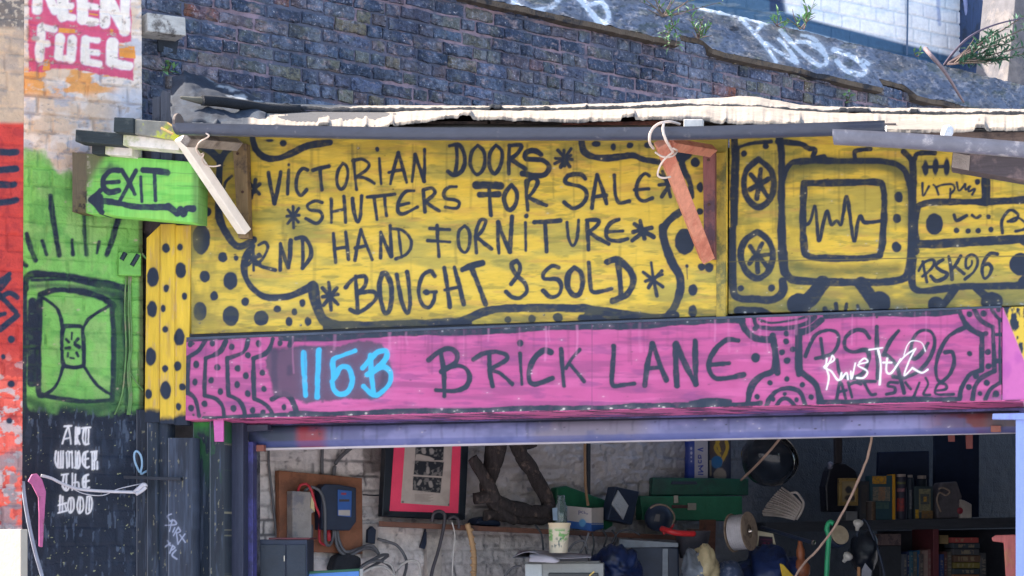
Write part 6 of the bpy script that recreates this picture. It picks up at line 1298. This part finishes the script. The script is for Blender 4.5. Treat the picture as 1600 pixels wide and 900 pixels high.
tin('tin_box', 'tall teal box with yellow label on the dark shelf', 'box', 1361, 1394, 743, [T_, (2, 24, 1, 13, A(190, 140, 30)), (3, 30, 18, 40, A(120, 116, 104)), (12, 22, 18, 38, A(140, 108, 84)), (6, 28, 42, 52, A(70, 96, 92))])
tin('yellow_book', 'thin yellow spined book next to the teal box', 'book', 1394.6, 1399, 741, [A(196, 146, 32)])
tin('jar', 'tall jar with red label and pale lid on the dark shelf', 'jar', 1400, 1416, 745, [A(46, 48, 66), (1, 14, 18, 24, A(150, 100, 112)), (1, 13, 34, 54, A(150, 56, 56)), (1, 15, 8, 12, A(104, 110, 60))], round_=True, lid=(7, 4, A(150, 138, 132)))
tin('bottle', 'dark bottle with pale cap between the jar and the ornate tin', 'bottle', 1417, 1427, 746, [A(28, 40, 56), (4, 8, 20, 50, A(96, 100, 108))], round_=True, lid=(4, 4, A(124, 118, 116)))
tin('tin_box', 'ornate grey tin with yellow corner on the dark shelf', 'box', 1430, 1458, 760, [A(46, 62, 70), (6, 24, 4, 40, A(124, 122, 96)), (8, 22, 12, 28, A(64, 72, 78)), (13, 18, 16, 24, A(176, 140, 60)), (0, 6, 36, 50, A(190, 150, 36)), (10, 28, 38, 50, A(120, 92, 54))])
tin('jar', 'small dark jar with white cap behind the ornate tin', 'jar', 1432, 1448, 748, [A(30, 42, 56)], d=-.18, round_=True, lid=(7, 5, A(136, 130, 126)))
tin('tin_box', 'dull brown box behind the gilt frame', 'box', 1344, 1358, 752, [A(52, 56, 64), (2, 11, 6, 50, A(70, 66, 66))])
tin('tape_roll', 'dark roll with tan edge at the front of the shelf', 'roll', 1352, 1368, 784, [A(60, 52, 50), (10, 16, 0, 30, A(112, 92, 76))], d=.0, round_=True)
single('flat_tin', 'low pale flat tin lying at the left of the right hand shelf', 'tin', MB().prect(BK, 1322, 799, 1340, sl_(1330), .0, .1), plain('pale_tin', A(110, 112, 116), .5), .004)
sm_ = thing('sewing_tool', 'grey sewing tool with white plug and red badge on the dark shelf', 'tool')
part(sm_, 'body', MB().ppoly(BK, [(1464, sl_(1480)), (1500, sl_(1500)), (1504, 776), (1496, 752), (1470, 754), (1462, 780)], -.02, .12), plain('tool_grey', A(86, 84, 92), .6, c2=A(64, 62, 72)), .012)
part(sm_, 'plug', MB().ppoly(BK, [(1500.5, sl_(1505)), (1519, sl_(1519)), (1519, 788), (1508, 782), (1500.5, 780)], 0, .08), plain('plug_white', A(160, 154, 150), .5), .008)
part(sm_, 'badge', MB().lathe(BK.hit(1500, 798, .012), [(.001, 0), (.022, 0), (.001, .006)], 16, (BK.n[0], BK.n[1], 0)), plain('badge_red', A(130, 40, 56), .5))
part(sm_, 'cord', MB().ptube(BK, [(1466, 764, .02), (1474, 762, .03), (1484, 768, .03), (1478, 774, .03), (1468, 770, .03), (1464, 782, .02), (1470, 800, .02)], .006), plain('cord_dull', A(140, 124, 112), .7), sm=True)
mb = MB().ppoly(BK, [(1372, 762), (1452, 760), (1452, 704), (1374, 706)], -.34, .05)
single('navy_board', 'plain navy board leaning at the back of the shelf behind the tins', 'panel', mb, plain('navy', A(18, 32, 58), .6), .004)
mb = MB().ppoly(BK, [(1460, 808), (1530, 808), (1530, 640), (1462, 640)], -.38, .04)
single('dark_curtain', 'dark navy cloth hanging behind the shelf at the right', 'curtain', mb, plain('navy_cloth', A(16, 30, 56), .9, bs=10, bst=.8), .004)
k_ = 0
def book(u0, u1, v0, v1, c, lbl, d=0.0):
    global k_; k_ += 1
    th = thing('book', lbl, 'book', 'books on the dark shelving')
    hz = (u1 - u0) > (v1 - v0)
    cv = Canvas(quad_grid(BK, [(u0, v0), (u1, v0), (u1, v1), (u0, v1)], d - .03 - .01 * (k_ % 3), .6)); cv.fill(c); U, V = cv.U, cv.V
    if hz: cv.blend(.6 * ((V > v0 + 1.5) & (V < v1 - 1.5) & (U > u0 + 5) & (U < u1 - 9)) * sstep(.5, .56, fbm(U / 2.2, V / 9, k_)), A(150, 136, 110))
    else: cv.blend(.5 * ((V > v0 + 6) & (V < v1 - 12) & (U > u0 + 1.2) & (U < u1 - 1.2)) * sstep(.5, .58, fbm(U / 9, V / 2.2, k_)), A(140, 132, 120))
    part(th, 'cover', cv.mesh('cover', CARD, back(BK, .16)), None)
for i, (u0, u1, v0, c, l) in enumerate(((1412, 1417, 866, (70, 76, 88), 'slate grey'), (1417.4, 1422, 862, (26, 42, 84), 'dark navy'), (1422.4, 1427, 862, (44, 84, 104), 'thin teal'), (1427.4, 1433, 862, (86, 88, 86), 'grey green'), (1433.4, 1437, 860, (24, 84, 132), 'bright blue'), (1437.4, 1443, 866, (76, 70, 72), 'brownish grey'), (1443.4, 1450, 860, (136, 116, 112), 'pale pinkish'), (1450.4, 1456, 858, (124, 84, 86), 'dusty rose'))):
    book(u0, u1, v0, 930, A(*c), l + ' book standing in the row left of the maroon upright')
for i, (u0, u1, v0, c, l) in enumerate(((1469, 1475, 866, (40, 58, 108), 'blue'), (1475.4, 1480, 862, (92, 60, 62), 'brownish red'), (1480.4, 1487, 862, (88, 84, 80), 'wide grey'), (1533, 1541, 864, (66, 68, 74), 'dark grey'))):
    book(u0, u1, v0, 930, A(*c), l + ' upright book right of the maroon upright')
for i, (u0, u1, v0, v1, c, l) in enumerate(((1488, 1529, 840, 848, (156, 72, 70), 'red spined topmost'), (1490, 1531, 849, 857, (56, 66, 78), 'dark slate'), (1490, 1530, 858, 867, (72, 74, 80), 'grey with pale top edge'), (1492, 1535, 868, 878, (96, 74, 62), 'brown'), (1490, 1532, 879, 888, (112, 104, 56), 'olive yellow'), (1490, 1530, 889, 897, (50, 62, 72), 'dark blue grey'), (1489, 1530, 898, 930, (148, 104, 76), 'orange brown lowest visible'))):
    book(u0, u1, v0, v1, A(*c), l + ' book lying in the stack right of the maroon upright')
single('small_carton', 'small faded carton with dark print in the shelving', 'box', MB().prect(BK, 1372, 834, 1408, 852, -.06, .12), plain('faded_carton', A(104, 88, 88), .7, c2=A(76, 64, 70), c2s=22), .002)
mb = MB().prect(BK, 1374, 853, 1408, 930, -.08, .12); single('dark_carton', 'large dark carton below the small faded carton', 'box', mb, plain('dark_carton', A(50, 54, 62), .7), .002)
mb = MB().prect(BK, 1468, 836, 1482, 850, -.06, .08); single('small_carton', 'little tan carton at the top left of the book stack', 'box', mb, plain('tan_carton', A(128, 110, 78), .7), .002)
mb = MB().ppoly(Fr(1575, 8.35, -17), [(1592, 930), (1592, 846), (1640, 846), (1640, 834), (1556, 836), (1549, 840), (1551, 846), (1568, 848), (1573, 930)], 0, .05)
single('red_chair', 'worn red painted wooden chair frame behind the lavender post', 'chair', mb, plain('red_wood', A(176, 92, 88), .55, c2=A(170, 112, 78), c2t=.55, c2s=5, vst=(6, 6, .5)), .006)
for i, (u0, u1, v1) in enumerate(((1480, 1492, 690), (1508, 1520, 701))):
    single('hanging_strip', ('short' if i == 0 else 'longer') + ' red brown strip hanging from the top of the doorway at the right', 'strip', MB().ppoly(Fr(u0, 8.6, -10), [(u0 + 2, v1), (u1, v1), (u1, 650), (u0, 650)], 0, .02), plain('red_strip', A(128, 70, 66), .7), .002, group='hanging strips')
settle()
